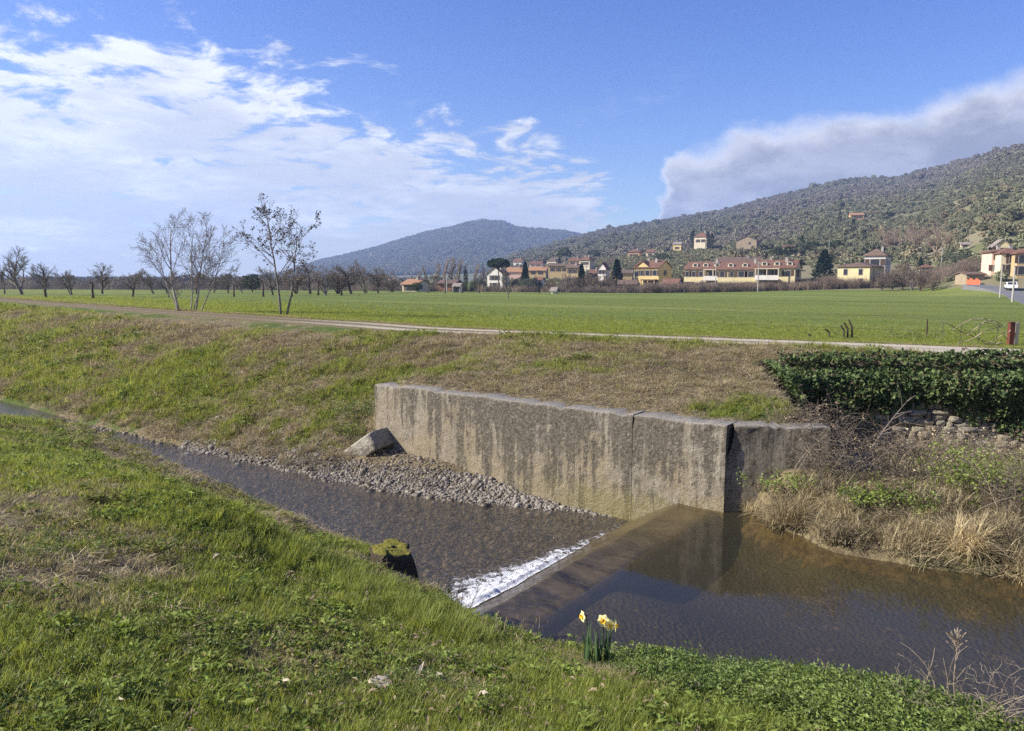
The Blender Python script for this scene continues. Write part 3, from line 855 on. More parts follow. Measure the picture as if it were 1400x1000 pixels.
def leaves(rng, m, place, L, W, fold=.15, up=.5):
    """m leaf shapes (two quads each, folded along the midrib) at given points with random facing; up biases the normal upward"""
    Pn = place(m)
    az = rng.uniform(0, 2 * math.pi, m)
    nrm = rng.normal(0, 1, (m, 3)) * (1 - up) + np.array([0, 0, 1]) * up * 1.4
    nrm /= np.linalg.norm(nrm, axis=1, keepdims=True)
    ax = np.stack([np.cos(az), np.sin(az), rng.uniform(-.4, .4, m)], -1); ax -= nrm * (ax * nrm).sum(1, keepdims=True); ax /= np.linalg.norm(ax, axis=1, keepdims=True)
    sd = np.cross(nrm, ax)
    l = rng.uniform(*L, m)[:, None]; w_ = rng.uniform(*W, m)[:, None] * .5
    a0, a1, a2 = Pn, Pn + ax * l * .5 + nrm * l * .05, Pn + ax * l - nrm * l * .1
    b1, b2 = a1 + sd * w_ + nrm * fold * w_, a1 - sd * w_ + nrm * fold * w_
    V = np.stack([a0, b1, a2, a1, b2], 1)
    b = np.arange(m)[:, None] * 5
    F = np.concatenate([np.concatenate([b, b + 1, b + 2, b + 3], 1), np.concatenate([b, b + 3, b + 2, b + 4], 1)])
    return V.reshape(-1, 3), [F], np.repeat(rng.uniform(0, 1, m), 5)


SRC = {}
def source(key, V, F, rnd, mat, smooth=False):
    """a loose object used as an instance"""
    o = bpy.data.objects.new('src_' + key, mesh('src_' + key, V, F, mat, {'rnd': rnd}, smooth=smooth))
    SRC[key] = o
    return o


def scatter(name, keys, pts, scale, idx, tint, rng, label, cat, tilt=.12, rotz=None, mats=None):
    pts = np.asarray(pts, np.float32); n = len(pts)
    col = bpy.data.collections.new('src_' + name)
    keys = sorted(keys)
    for i_, k in enumerate(keys):
        col.objects.link(SRC[k])
    order = sorted(range(len(keys)), key=lambda i_: SRC[keys[i_]].name)
    rot = np.stack([rng.normal(0, tilt, n), rng.normal(0, tilt, n), rng.uniform(0, 2 * math.pi, n) if rotz is None else rotz], -1)
    me = mesh(name, pts, [], (), {'rot': rot, 'scl': scale, 'tint': tint})
    me.attributes.new('idx', 'INT', 'POINT').data.foreach_set('value', np.asarray(idx, np.int32))
    o = add(name, me, label=label, cat=cat, kind='stuff')
    ng = bpy.data.node_groups.new('scatter_' + name, 'GeometryNodeTree')
    ng.interface.new_socket('Geometry', in_out='INPUT', socket_type='NodeSocketGeometry')
    ng.interface.new_socket('Geometry', in_out='OUTPUT', socket_type='NodeSocketGeometry')
    N = ng.nodes; gi, go = N.new('NodeGroupInput'), N.new('NodeGroupOutput')
    iop = N.new('GeometryNodeInstanceOnPoints'); ci = N.new('GeometryNodeCollectionInfo')
    ci.inputs['Collection'].default_value = col; ci.inputs['Separate Children'].default_value = True; ci.inputs['Reset Children'].default_value = True
    def na(nm, typ):
        a_ = N.new('GeometryNodeInputNamedAttribute'); a_.data_type = typ; a_.inputs['Name'].default_value = nm; return a_.outputs[0]
    L_ = ng.links
    L_.new(gi.outputs[0], iop.inputs['Points']); L_.new(ci.outputs[0], iop.inputs['Instance'])
    iop.inputs['Pick Instance'].default_value = True
    L_.new(na('idx', 'INT'), iop.inputs['Instance Index'])
    L_.new(na('rot', 'FLOAT_VECTOR'), iop.inputs['Rotation'])
    L_.new(na('scl', 'FLOAT'), iop.inputs['Scale'])
    L_.new(iop.outputs[0], go.inputs[0])
    o.modifiers.new('scatter', 'NODES').node_group = ng
    return o


rs = np.random.default_rng(7)
for i_ in range(4):
    source(f'a_short{i_}', *blades(rs, 26, .055, (.035, .095), (.0028, .0055), .55, .7), 'grass')
for i_ in range(4):
    source(f'b_tall{i_}', *blades(rs, 34, .065, (.10, .25), (.004, .0075), .28, .85, seg=4), 'grass')
for i_ in range(3):
    source(f'c_broad{i_}', *leaves(rs, 22, lambda m_: np.stack([rs.normal(0, .04, m_), rs.normal(0, .04, m_), rs.uniform(.01, .07, m_)], -1), (.03, .075), (.014, .030), .3, .55), 'broadleaf')
for i_ in range(3):
    source(f'd_straw{i_}', *blades(rs, 22, .10, (.04, .14), (.002, .0045), .9, .3, .8), 'straw')
for i_ in range(3):
    source(f'e_cover{i_}', *leaves(rs, 62, lambda m_: np.stack([rs.normal(0, .07, m_), rs.normal(0, .07, m_), rs.uniform(.0, .15, m_) ** 1.0], -1), (.018, .052), (.010, .026), .25, .5), 'cover_leaf')
for i_ in range(3):
    source(f'f_litter{i_}', *leaves(rs, 16, lambda m_: np.stack([rs.normal(0, .08, m_), rs.normal(0, .08, m_), rs.uniform(.0, .02, m_)], -1), (.015, .05), (.006, .02), .4, .7), 'litter')
KEYS = sorted(SRC)                                        # a0-3 0..3, b0-3 4..7, c 8..10, d 11..13, e 14..16, f 17..19
COUNTS = {'a': (0, 4), 'b': (4, 4), 'c': (8, 3), 'd': (11, 3), 'e': (14, 3), 'f': (17, 3)}
def pick(rng, kinds):
    s = np.array([COUNTS[k][0] for k in kinds]); c_ = np.array([COUNTS[k][1] for k in kinds])
    return s + rng.integers(0, 1 << 20, len(kinds)) % c_


def in_view(x, y, z, pad=60):
    fy = y * _c - (z - CAM_Z) * _s
    with np.errstate(all='ignore'):
        px = PX0 + FPX * x / fy; py = PY0 - FPX * (y * _s + (z - CAM_Z) * _c) / fy
    return (fy > .3) & (px > -pad) & (px < 1400 + pad) & (py < 1000 + pad * 2) & (py > -50)


def wide_view(x, y, z): return in_view(x, y, z, 420)

# ------------------------------------------------------------------ near bank turf
rng = np.random.default_rng(11)
n = 420000
u = rng.uniform(-3, 34, n); v = rng.uniform(.0, 7.2, n)
x, y = xy(u, v); z = H(x, y)
ve_ = np.interp(u, _eu, _ev)
dist = np.sqrt(x ** 2 + y ** 2 + (z - 5) ** 2)
keepp = wide_view(x, y, z) & (z > W_LOW + .5) & (y > .5) & (v < ve_ + .55)
keepp &= rng.uniform(0, 1, n) < np.clip(3.6 / dist, .16, 1.0) ** 1.15
keepp &= ~((u < 4.9) & (z < W_UP + .15))
keepp &= np.hypot(x + 1.26, (y - 7.62) * 1.0) > .42
keepp &= np.hypot(x + 1.02, (y - 7.25)) > .30
u, v, x, y, z, dist, ve_ = (a_[keepp] for a_ in (u, v, x, y, z, dist, ve_))
bare_ = rng.uniform(0, 1, len(u)) < 1 - .72 * sst(.62, .92, dryness(u, v) + .25 * (fbm(u * 2.5, v * 2.5, 306, 2) - .5))
u, v, x, y, z, dist, ve_ = (a_[bare_] for a_ in (u, v, x, y, z, dist, ve_))
n = len(u); dd = dryness(u, v)
lush = np.clip(1.12 - dd * 1.9 + (fbm(u * 1.3, v * 1.3, 301, 3) - .5) * 1.3, 0, 1)
lush = np.maximum(lush, .95 * np.exp(-((v - 4.0 - .15 * (u - 4)) / .75) ** 2) * sst(2.3, 3.6, u) * sst(7.5, 5.8, u))
cover = sst(.25, .7, 1.0 * np.exp(-((u - 1.0) / 1.7) ** 2) * sst(3.5, 4.5, v) + 0.25 * (fbm(u * 1.1, v * 1.1, 302, 3) - .4)) * sst(3.4, 2.6, u)
broad = sst(.52, .72, fbm(u * .9, v * .9, 303, 3) + .18 * sst(7, 10, u) * sst(4.2, 5.2, v))
rr = rng.uniform(0, 1, n); r2 = rng.uniform(0, 1, n)
kinds = np.full(n, 'a', object)
band_ = np.exp(-((v - 4.0 - .15 * (u - 4)) / .75) ** 2) * sst(2.3, 3.6, u) * sst(8.0, 6.0, u)
kinds[r2 < (.30 + .4 * band_) * sst(.45, 1.0, lush)] = 'b'
kinds[(rr < .02 + .07 * broad) & (r2 > .35)] = 'c'
kinds[(rr > .60) & (r2 < .85 * sst(.35, .85, dd))] = 'd'
kinds[(rr > .93) & (r2 < .6)] = 'f'
kinds[(rr > .47) & (rr < .47 + .10 * sst(.5, .7, fbm(u * 2.1, v * 2.1, 305, 2)))] = 'e'
kinds[(rr < cover * .75) & (r2 > .28)] = 'e'
scl = rng.uniform(.7, 1.3, n) * np.clip(.80 + dist * .03, .9, 1.6)
scl *= 1 - .75 * np.exp(-((x - .60) / .24) ** 2 - ((y - 4.85) / .36) ** 2)
isb = kinds == 'b'
scl[kinds == 'e'] *= np.where(cover[kinds == 'e'] > .3, .72, .42)
scl[isb] *= .30 + (.10 + .32 * band_[isb]) * lush[isb] * sst(14, 5, dist[isb])
scl[kinds == 'a'] *= .75 + .3 * lush[kinds == 'a']
tint = np.clip(dd * .88 + rng.normal(0, .18, n) - .22 * lush, 0, 1)
tint[isb] *= .7
scatter('turf', KEYS, np.stack([x, y, z], -1), scl, pick(rng, kinds), tint, rng, 'rough green turf with worn dry patches on the near bank', 'grass')
print('turf', n)

# ------------------------------------------------------------------ far bank sward
n = 230000
u = rng.uniform(-4, 75, n) ; v = rng.uniform(10.2, 24, n)
x, y = xy(u, v); z = H(x, y); pv = path_v(u)
dist = np.hypot(x, y)
on_wall = (u > 4.3) & (u < 13.3) & (v < 12.75)
onstone = (x > 6.2) & (y > 17.0) & (y < 18.0)
keepp = wide_view(x, y, z) & (v < pv - 1.25 - 1.0 * sst(16, 24, u)) & ~on_wall & ~onstone & (z > np.where(u > 4.9, .64, 1.08)) & ~((y < 12.9) & (x > 3.4) & (x < 5.4) & (y > 12.2))
keepp &= rng.uniform(0, 1, n) < np.clip(21 / dist, .2, 1)
u, v, x, y, z, dist, pv = (a_[keepp] for a_ in (u, v, x, y, z, dist, pv))
n = len(u); dd = dryness(u, v); rr = rng.uniform(0, 1, n)
kinds = np.full(n, 'a', object)
kinds[rr < .78 * sst(.35, .75, dd)] = 'd'
kinds[(rr > .90) & (dd < .5)] = 'c'
kinds[(rr > .66) & (rr < .82) & (dd < .45)] = 'b'
kinds[(rr > .94)] = 'f'
scl = rng.uniform(.9, 2.2, n) * np.clip(dist / 20, .8, 2.0) * (.7 + .8 * fbm(u * 1.3, v * 1.3, 320, 3))
scl[kinds == 'b'] *= .55
scl *= 1 - .55 * sst(3.6, 2.2, pv - v) * sst(14, 22, u)
tint = np.clip(dd * .95 + rng.normal(0, .18, n), 0, 1)
scatter('embankment_grass', KEYS, np.stack([x, y, z], -1), scl, pick(rng, kinds), tint, rng, 'short brown and green grass covering the far embankment', 'grass')
print('sward', n)
# dead grass overhanging the water along both far banks
for i_ in range(3):
    source(f'n_overhang{i_}', *blades(rs, 120, .16, (.14, .36), (.004, .008), .6, 1.6, seg=4), ('straw', 'pale_straw', 'straw')[i_])
n = 2600
u = np.concatenate([rng.uniform(-4, 4.3, n // 2), rng.uniform(13.3, 60, n // 2)]); v = rng.uniform(10.0, 13.2, n)
x, y = xy(u, v); z = H(x, y)
wl = np.where(u < 5, 1.0, .5)
keepp = wide_view(x, y, z) & (z > wl + .07) & (z < wl + .55) & ~((y > 12.0) & (x > 3.0) & (x < 4.2)) & (rng.uniform(0, 1, n) < np.where(u < 5, .8, .6))
x, y, z, u = x[keepp], y[keepp], z[keepp], u[keepp]; n = len(x)
scatter('overhanging_straw', [f'n_overhang{i_}' for i_ in range(3)], np.stack([x, y, z], -1), rng.uniform(.5, 1.15, n), rng.integers(0, 3, n), np.zeros(n), rng, 'dead straw coloured grass along the waterline of the far banks', 'grass', .25)
# grass along the far edge of the track and the nearest wheat
n = 90000
u = rng.uniform(-12, 90, n); pv = path_v(u); v = pv + 1.0 + rng.exponential(4.0, n)
x, y = xy(u, v); z = H(x, y); dist = np.hypot(x, y)
keepp = wide_view(x, y, z) & (rng.uniform(0, 1, n) < np.clip(24 / dist, .12, 1))
u, v, x, y, z, dist, pv = (a_[keepp] for a_ in (u, v, x, y, z, dist, pv)); n = len(u)
verge = sst(2.6, 1.2, v - pv)
tint = np.clip(.10 + .55 * verge * fbm(u * .8, v * .8, 310, 3) * 1.6 + rng.normal(0, .08, n), 0, 1)
kinds = np.where(rng.uniform(0, 1, n) < .25 * verge, 'd', 'a').astype(object)
scatter('field_grass', KEYS, np.stack([x, y, z], -1), rng.uniform(.7, 1.3, n) * np.clip(dist / 24, .8, 2.5), pick(rng, kinds), tint, rng, 'green blades along the near edge of the field', 'grass')

# ------------------------------------------------------------------ pebbles
m, g = material('pebble')
oi = g.node('ShaderNodeObjectInfo'); P = g.coord('Object'); n_ = g.noise(P, 3.0, 4.0, .6)
c = g.ramp(S(g, oi.outputs['Random']), [(0, (.10, .085, .068)), (.3, (.20, .178, .148)), (.6, (.28, .258, .222)), (.85, (.15, .13, .10)), (1, (.36, .335, .295))])
g.out(g.principled(g.mix(n_ * .5, c, (.14, .12, .10)), .8, .25))
def ico(seed, sub=2, jag=.35):
    import bmesh
    bm = bmesh.new(); bmesh.ops.create_icosphere(bm, subdivisions=sub, radius=1.0)
    V = np.array([v_.co[:] for v_ in bm.verts]); F = np.array([[q_.index for q_ in f_.verts] for f_ in bm.faces]); bm.free()
    D = fbm(V[:, 0] * 1.3 + V[:, 2] * 1.9 + seed * 3.1, V[:, 1] * 1.3 - V[:, 2] * 1.1, seed, 3) - .5
    return V * (1 + jag * 2 * D)[:, None], F
rp = np.random.default_rng(5)
for i_ in range(5):
    V, F = ico(400 + i_, 1, .35); V = V * np.array([1.0, rp.uniform(.6, .85), rp.uniform(.38, .6)])
    source(f'pebble{i_}', V, F, np.zeros(len(V)), 'pebble', True)
n = 90000
u = rng.uniform(6.6, 19, n); v = rng.uniform(8.5, 12.1, n); x, y = xy(u, v); z = H(x, y)
ge = np.interp(u, [6.3, 7.5, 8.6, 10.8, 13, 16, 21], [12.4, 12.0, 11.6, 10.95, 10.7, 10.45, 10.25])
keepp = ((v > ge - .45) & (v < ge + np.interp(u, [7, 9, 11, 13, 15, 19], [1.2, 1.0, .75, .6, .5, .25]))) | (rng.uniform(0, 1, n) < .10)
keepp &= (z < 1.15)
x, y, z, u, v = x[keepp], y[keepp], z[keepp], u[keepp], v[keepp]; n = len(x)
scl = rng.lognormal(math.log(.022), .5, n)
scatter('gravel_bar', [f'pebble{i_}' for i_ in range(5)], np.stack([x, y, z + scl * .15], -1), scl, rng.integers(0, 5, n), np.zeros(n), rng, 'bar of pale grey pebbles along the foot of the concrete wall', 'gravel', .35)
n = 26000
u = rng.uniform(6.7, 24, n); v = rng.uniform(6.2, 11.2, n); x, y = xy(u, v); z = H(x, y)
keepp = (z < .5) & wide_view(x, y, z); x, y, z = x[keepp], y[keepp], z[keepp]; n = len(x)
scl = rng.lognormal(math.log(.034), .5, n)
m, g = material('wet_pebble')
oi = g.node('ShaderNodeObjectInfo')
c = g.ramp(S(g, oi.outputs['Random']), [(0, (.045, .034, .022)), (.35, (.085, .066, .042)), (.7, (.13, .105, .07)), (1, (.22, .19, .145))])
g.out(g.principled(c, .5, .4))
for i_ in range(3):
    V, F = ico(420 + i_, 1, .3); source(f'wetstone{i_}', V * np.array([1, .75, .5]), F, np.zeros(len(V)), 'wet_pebble', True)
scatter('stream_pebbles', [f'wetstone{i_}' for i_ in range(3)], np.stack([x, y, z], -1), scl, rng.integers(0, 3, n), np.zeros(n), rng, 'brown pebbles on the bed of the shallow stream', 'pebbles', .35)
# ------------------------------------------------------------------ masonry wall with stones
m, g = material('rubble_stone')
oi = g.node('ShaderNodeObjectInfo'); P = g.coord('Object'); n1 = g.noise(P, 2.2, 5.0, .65); n2 = g.noise(P, 9.0, 4.0, .7)
c = g.ramp(S(g, oi.outputs['Random']), [(0, (.36, .31, .22)), (.4, (.50, .44, .32)), (.75, (.44, .40, .32)), (1, (.58, .52, .39))])
c = g.mix(g.step(.45, .7, n1), c, (.17, .145, .10)); c = g.hsv(c, .5, 1.0, .75 + n2 * .5)
g.out(g.principled(c, .92, .15, g.bump(n1 + n2 * .5, .9, .12)))
m, g = material('wall_mortar')
P = g.pos(); n1 = g.noise(P, 7.0, 5.0, .7)
g.out(g.principled(g.mix(n1, (.14, .115, .08), (.30, .25, .18)), .95, .1, g.bump(n1, 1.0, .06)))

def stone_y(x): return 17.75 - .12 * (x - 6.6)
def batter(z): return np.interp(z, [1.0, 1.5, 2.1, 2.45, 2.6, 3.2], [.95, .72, .42, .22, .06, .0])
root = add('stone_wall', None, loc=(10.2, stone_y(10.2), 1.5), label='crumbling masonry wall of pale rubble stones under the ivy', cat='wall')
b = MB()
x0, x1 = 6.5, 15.5
zs = np.array([.9, 1.5, 2.1, 2.45, 2.6, 3.06])
V = []
for xx in np.linspace(x0, x1, 19):
    for zz in zs: V.append((xx, stone_y(xx) - batter(zz) + .10 + .05 * random.Random(int(xx * 97 + zz * 31)).uniform(-1, 1), zz))
    V.append((xx, stone_y(xx) + .55, 3.06)); V.append((xx, stone_y(xx) + .55, .9))
k_ = len(zs) + 2; F = []
for i_ in range(18):
    for j_ in range(k_): F.append((i_ * k_ + j_, (i_ + 1) * k_ + j_, (i_ + 1) * k_ + (j_ + 1) % k_, i_ * k_ + (j_ + 1) % k_))
F += [tuple(range(k_))[::-1], tuple(range(18 * k_, 19 * k_))]
b.raw(np.array(V) - np.array(root.location), F)
b.build('wall_core', 'wall_mortar', root)
rng = np.random.default_rng(21)
smesh = []
for i_ in range(7):
    V, F = ico(500 + i_, 2, .42)
    V = np.sign(V) * np.abs(V) ** .42                       # squarer than a pebble
    smesh.append(mesh('stone', V, F, 'rubble_stone', smooth=True))
z = 1.05; ns = 0
while z < 2.72:
    h = rng.uniform(.09, .20); xx = 7.2 + rng.uniform(0, .2)
    while xx < 14.6:
        w_ = rng.uniform(.10, .42) * rng.uniform(.7, 1.2)
        top_lim = 2.62 + .25 * math.sin(xx * 2.1) - (.0 if 8.2 < xx < 11.5 else .25)
        if z < top_lim and rng.uniform() > .06 and ns < 290:
            o = add('stone', smesh[rng.integers(0, 7)], root)
            yy = float(stone_y(xx) - batter(z + h / 2)) + .06 + rng.uniform(-.06, .05)
            o.location = Vector((xx + w_ / 2, yy, z + h / 2 + rng.normal(0, .02))) - root.location
            o.scale = (w_ * .52, rng.uniform(.10, .17), h * .54)
            o.rotation_euler = (rng.normal(0, .16), rng.normal(0, .17), rng.normal(0, .22)); ns += 1
        xx += w_ * rng.uniform(.98, 1.12)
    z += h * .97


def inpoly(px, py, poly):
    ins = np.zeros(len(px), bool); k = len(poly)
    for i in range(k):
        (xa, ya), (xb, yb) = poly[i], poly[(i + 1) % k]
        c_ = ((ya > py) != (yb > py)) & (px < (xb - xa) * (py - ya) / (yb - ya + 1e-9) + xa)
        ins ^= c_
    return ins


ivy_poly = [(1058, 488), (1100, 480), (1200, 484), (1300, 488), (1400, 491), (1560, 498), (1560, 570), (1440, 562), (1400, 552), (1382, 560), (1372, 588), (1352, 590), (1340, 562), (1310, 566), (1290, 550), (1268, 546), (1235, 562), (1205, 565), (1188, 584), (1165, 590), (1142, 570), (1120, 560), (1095, 530), (1072, 512)]
n = 26000
px = rng.uniform(1060, 1560, n); py = rng.uniform(478, 592, n)
ok = inpoly(px + 7 * (fbm(px * .06, py * .06, 510, 3) - .5), py + 26 * (fbm(px * .07, py * .02, 511, 3) - .5), ivy_poly)
px, py = px[ok], py[ok]; n = len(px)
zt = np.array([at(a_, b_, 17.3).z for a_, b_ in zip(px, py)])
xt = (px - 700) / 1010 * 17.3 / math.cos(0) * 1.0
bulge = .08 + .75 * fbm(xt * 1.3, zt * 1.5, 520, 3) * sst(3.1, 2.7, zt) + .22 * (fbm(xt * 5, zt * 5, 521, 2) - .5) + .15 * sst(2.9, 2.3, zt)
top = sst(2.75, 3.05, zt)
yt = stone_y(xt) - bulge * (1 - top) + top * (zt - 2.75) * 1.6 - .02
yt = yt - rng.uniform(0, .14, n)
okm = zt < 2.98
xt, yt, zt = xt[okm], yt[okm], zt[okm]
nt_ = 3400
x2 = rng.uniform(6.5, 15, nt_); y2 = stone_y(x2) + rng.uniform(-.25, .75, nt_); ok2 = (y2 - stone_y(x2)) < -.05 + .9 * fbm(x2 * 1.4, y2 * .3, 512, 3)
x2, y2 = x2[ok2], y2[ok2]; z2 = np.maximum(H(x2, y2), 3.04) + rng.uniform(.0, .12, len(x2))
xt, yt, zt = np.concatenate([xt, x2]), np.concatenate([yt, y2]), np.concatenate([zt, z2]); n = len(xt)
PP = np.stack([xt, yt, zt], -1)
nc = 3200
yc = rng.uniform(15.2, 17.8, nc); zc = rng.uniform(1.8, 3.05, nc)
xc = 5.30 + (yc - 12.25) * .17 + np.interp(zc, [1.8, 3.05], [.42, -.05]) + .25 * (fbm(yc * 2, zc * 2, 530, 2) - .3) + rng.uniform(0, .1, nc)
PP = np.concatenate([PP, np.stack([xc, yc, zc], -1)]); n = len(PP)
ivy = add('ivy', None, loc=(10, 17.2, 2.4), label='dark green ivy hanging over the masonry wall below the track', cat='ivy')
lv, lf, lr = leaves(rng, n, lambda m_: PP, (.05, .15), (.045, .125), .25, .10)
# turn most leaves to face outwards
dead_ = np.repeat(rng.uniform(0, 1, n) < .07, 2)
dead_ = np.concatenate([dead_[::2], dead_[::2]])
me = mesh('ivy_leaves', lv - np.array(ivy.location), lf, ['ivy_leaf', 'litter'], {'rnd': lr}, mi=dead_.astype(int))
add('leaves', me, ivy, kind='stuff')
P3, R3 = [], []
for i_ in range(70):
    xa = rng.uniform(6.9, 14.5); pts = []
    za, zb = 2.85, rng.uniform(1.9, 2.6); xb = xa + rng.normal(0, .3)
    for t_ in np.linspace(0, 1, 7):
        zz = za + (zb - za) * t_; xx = xa + (xb - xa) * t_ + .05 * math.sin(9 * t_ + i_)
        pts.append((xx, stone_y(xx) - float(batter(zz)) * .5 - .08 - .1 * math.sin(t_ * 3), zz))
    P3.append(pts); R3.append(np.linspace(.014, .006, 7))
V, F = tubes(np.array(P3), np.array(R3), 4)
add('stems', mesh('ivy_stems', V - np.array(ivy.location), F, 'bramble_stem'), ivy, kind='stuff')


# ------------------------------------------------------------------ shrubs, brambles and tussocks
def arcs(rng, n, spread, L, r0, up=.9, droop=1.2, seg=8, side=True, wob=.10):
    """arching stems from one root, with side twigs"""
    P, Rr = [], []
    for _ in range(n):
        a = rng.uniform(0, 2 * math.pi); th = abs(rng.normal(.25, .35)) * up
        p = np.array([rng.normal(0, spread), rng.normal(0, spread), -.04]); l = rng.uniform(*L)
        pts = [p.copy()]
        dr_ = rng.uniform(.2, 1) * droop
        for k in range(seg - 1):
            f = k / (seg - 1); t = th + dr_ * f * f
            a += rng.normal(0, wob)
            p = p + np.array([math.cos(a) * math.sin(t), math.sin(a) * math.sin(t), math.cos(t)]) * l / (seg - 1) + rng.normal(0, wob * .12 * l, 3)
            pts.append(p.copy())
        P.append(pts); Rr.append(np.linspace(r0 * rng.uniform(.6, 1.2), r0 * .3, seg))
        if side:
            for q in range(rng.integers(2, 5)):
                i0 = rng.integers(2, seg - 1); b = np.array(pts[i0]); d = rng.normal(0, 1, 3); d[2] = abs(d[2]) * .6; d /= np.linalg.norm(d)
                ll = l * rng.uniform(.12, .35); c_ = [b + d * ll * f + np.array([0, 0, -.25 * ll * f * f]) + rng.normal(0, .02 * ll, 3) * 2 for f in np.linspace(0, 1, seg)]
                P.append(c_); Rr.append(np.linspace(r0 * .45, r0 * .2, seg))
    return np.array(P), np.array(Rr)


def bramble(name, px, py, n, spread, L, label, seed, mat='bramble_stem', r0=.006, leafm=None, nl=0, droop=1.2, cat='shrub', sx=1.0):
    rg = np.random.default_rng(seed); base = hit(px, py)
    o = add(name, None, loc=base, label=label, cat=cat)
    P, Rr = arcs(rg, n, spread, L, r0, droop=droop)
    P[:, :, 0] *= sx
    V, F = tubes(P, Rr, 3)
    add('stems', mesh('stems', V, F, mat), o, kind='stuff')
    if leafm:
        pp = P.reshape(-1, 3); pp = pp[pp[:, 2] > .08]
        sel = pp[rg.integers(0, len(pp), nl)] + rg.normal(0, .05, (nl, 3))
        lv, lf, lr = leaves(rg, nl, lambda m_: sel, (.03, .075), (.02, .04), .2, .35)
        add('leaves', mesh('leaves', lv, lf, leafm, {'rnd': lr}), o, kind='stuff')
    return o


bramble('dry_bramble', 1128, 655, 85, .22, (.6, 1.25), 'grey tangle of dry bramble stems against the wing of the concrete wall', 601)
bramble('dry_bramble', 1112, 618, 90, .25, (.6, 1.2), 'dry bramble filling the gap between wing wall and ivy', 619, leafm='litter', nl=250)
bramble('dry_bramble', 1165, 620, 95, .28, (.6, 1.3), 'grey dry bramble thicket under the left end of the ivy', 602, leafm='litter', nl=350)
bramble('dry_bramble', 1215, 650, 110, .34, (.45, .95), 'brownish dry bramble mound below the pale stones', 603, leafm='litter', nl=500, sx=1.3)
bramble('dry_bramble', 1278, 648, 110, .34, (.45, 1.0), 'dry upright stems in front of the middle of the masonry wall', 604, mat='dead_stem', leafm='straw', nl=300, droop=.7, sx=1.3)
bramble('dry_bramble', 1248, 622, 90, .30, (.3, .75), 'dry grass and stems hiding the foot of the masonry wall on the left', 620, mat='dead_stem', leafm='straw', nl=300, droop=.6, sx=1.8)
bramble('dry_bramble', 1310, 625, 80, .30, (.3, .75), 'dry stems hiding the foot of the masonry wall in the middle', 621, mat='dead_stem', leafm='straw', nl=250, droop=.6, sx=1.8)
bramble('dry_bramble', 1372, 632, 90, .30, (.35, .8), 'dry stems hiding the foot of the masonry wall on the right', 622, mat='dead_stem', leafm='straw', nl=300, droop=.6, sx=1.8)
bramble('leafy_shrub', 1325, 668, 70, .30, (.4, .85), 'dark green leafy shrub among dry stems on the upstream bank', 605, leafm='broadleaf', nl=1500)
bramble('dry_bramble', 1388, 690, 100, .30, (.5, 1.0), 'grey dry bramble at the right edge of the upstream bank', 606, sx=1.3)
bramble('dry_bramble', 1450, 700, 100, .34, (.5, 1.0), 'dry bramble beyond the right edge of the picture', 607, sx=1.3) if False else None
bramble('leafy_shrub', 1385, 665, 60, .26, (.3, .7), 'small green shrub below the right end of the masonry wall', 608, leafm='broadleaf', nl=800)
bramble('leafy_shrub', 1180, 690, 30, .12, (.12, .28), 'low green plant beside the pale tussock', 609, leafm='broadleaf', nl=330)
bramble('leafy_shrub', 1235, 690, 50, .28, (.15, .35), 'low bright green weeds in the middle of the upstream bank', 610, leafm='cover_leaf', nl=1100, sx=1.6)
bramble('leafy_shrub', 1080, 668, 40, .18, (.12, .30), 'low green weeds where the wing wall meets the bank', 611, leafm='cover_leaf', nl=600, sx=1.5)
bramble('dry_bramble', 1092, 588, 60, .20, (.25, .6), 'short dry stems on top of the wing wall', 612, leafm='litter', nl=200, sx=1.4)
bramble('dry_bramble', 1055, 520, 60, .4, (.25, .6), 'purplish dry stems on the embankment left of the ivy', 613, sx=1.8)
bramble('dry_bramble', 925, 508, 60, .45, (.2, .45), 'dark twiggy patch high on the embankment above the wall', 614, mat='bark_brown', sx=2.0)
bramble('dry_bramble', 560, 648, 60, .45, (.25, .55), 'dry grass and twigs at the foot of the wall by the gravel', 615, mat='dead_stem', leafm='straw', nl=250, sx=1.6)
bramble('dry_bramble', 470, 640, 60, .45, (.25, .5), 'dry stems on the waterside left of the tilted slab', 616, mat='dead_stem', leafm='straw', nl=250, sx=1.6)
bramble('leafy_shrub', 497, 568, 60, .30, (.25, .5), 'green ivy clump beside the left end of the concrete wall', 617, leafm='cover_leaf', nl=1100)
bramble('leafy_shrub', 478, 592, 50, .35, (.2, .4), 'green weeds on the embankment above the tilted slab', 618, leafm='broadleaf', nl=700)


def tussock(px, py, n, L, rad, mat, label, seed, droop=1.5, sx=1.0):
    rg = np.random.default_rng(seed); base = hit(px, py)
    o = add('grass_tussock', None, loc=base, label=label, cat='grass tussock')
    V, F, rn = blades(rg, n, rad, L, (.005, .010), .5, droop, seg=5)
    V[:, 0] *= sx
    add('blades', mesh('blades', V, F, mat, {'rnd': rn}), o, kind='stuff')
    return o
tussock(1085, 712, 900, (.28, .62), .26, 'pale_straw', 'large pale tussock of dead grass overhanging the pool', 631, sx=1.3)
tussock(1036, 700, 300, (.15, .35), .22, 'pale_straw', 'small tussock in the corner below the wing wall', 641)
tussock(1062, 722, 350, (.2, .45), .18, 'pale_straw', 'small pale tussock at the water beside the wing wall', 632)
tussock(1322, 752, 700, (.35, .75), .22, 'pale_straw', 'reddish straw tussock hanging over the water on the right', 633, 1.9)
tussock(1270, 738, 400, (.25, .5), .22, 'pale_straw', 'middle straw tussock on the edge of the upstream bank', 634, 1.5)
tussock(1225, 745, 350, (.2, .45), .22, 'straw', 'low dull tussock above the dark undercut bank', 635, 1.6)
tussock(1160, 735, 420, (.2, .45), .28, 'straw', 'flattened dry grass clump right of the large pale tussock', 636, 1.7, 1.5)
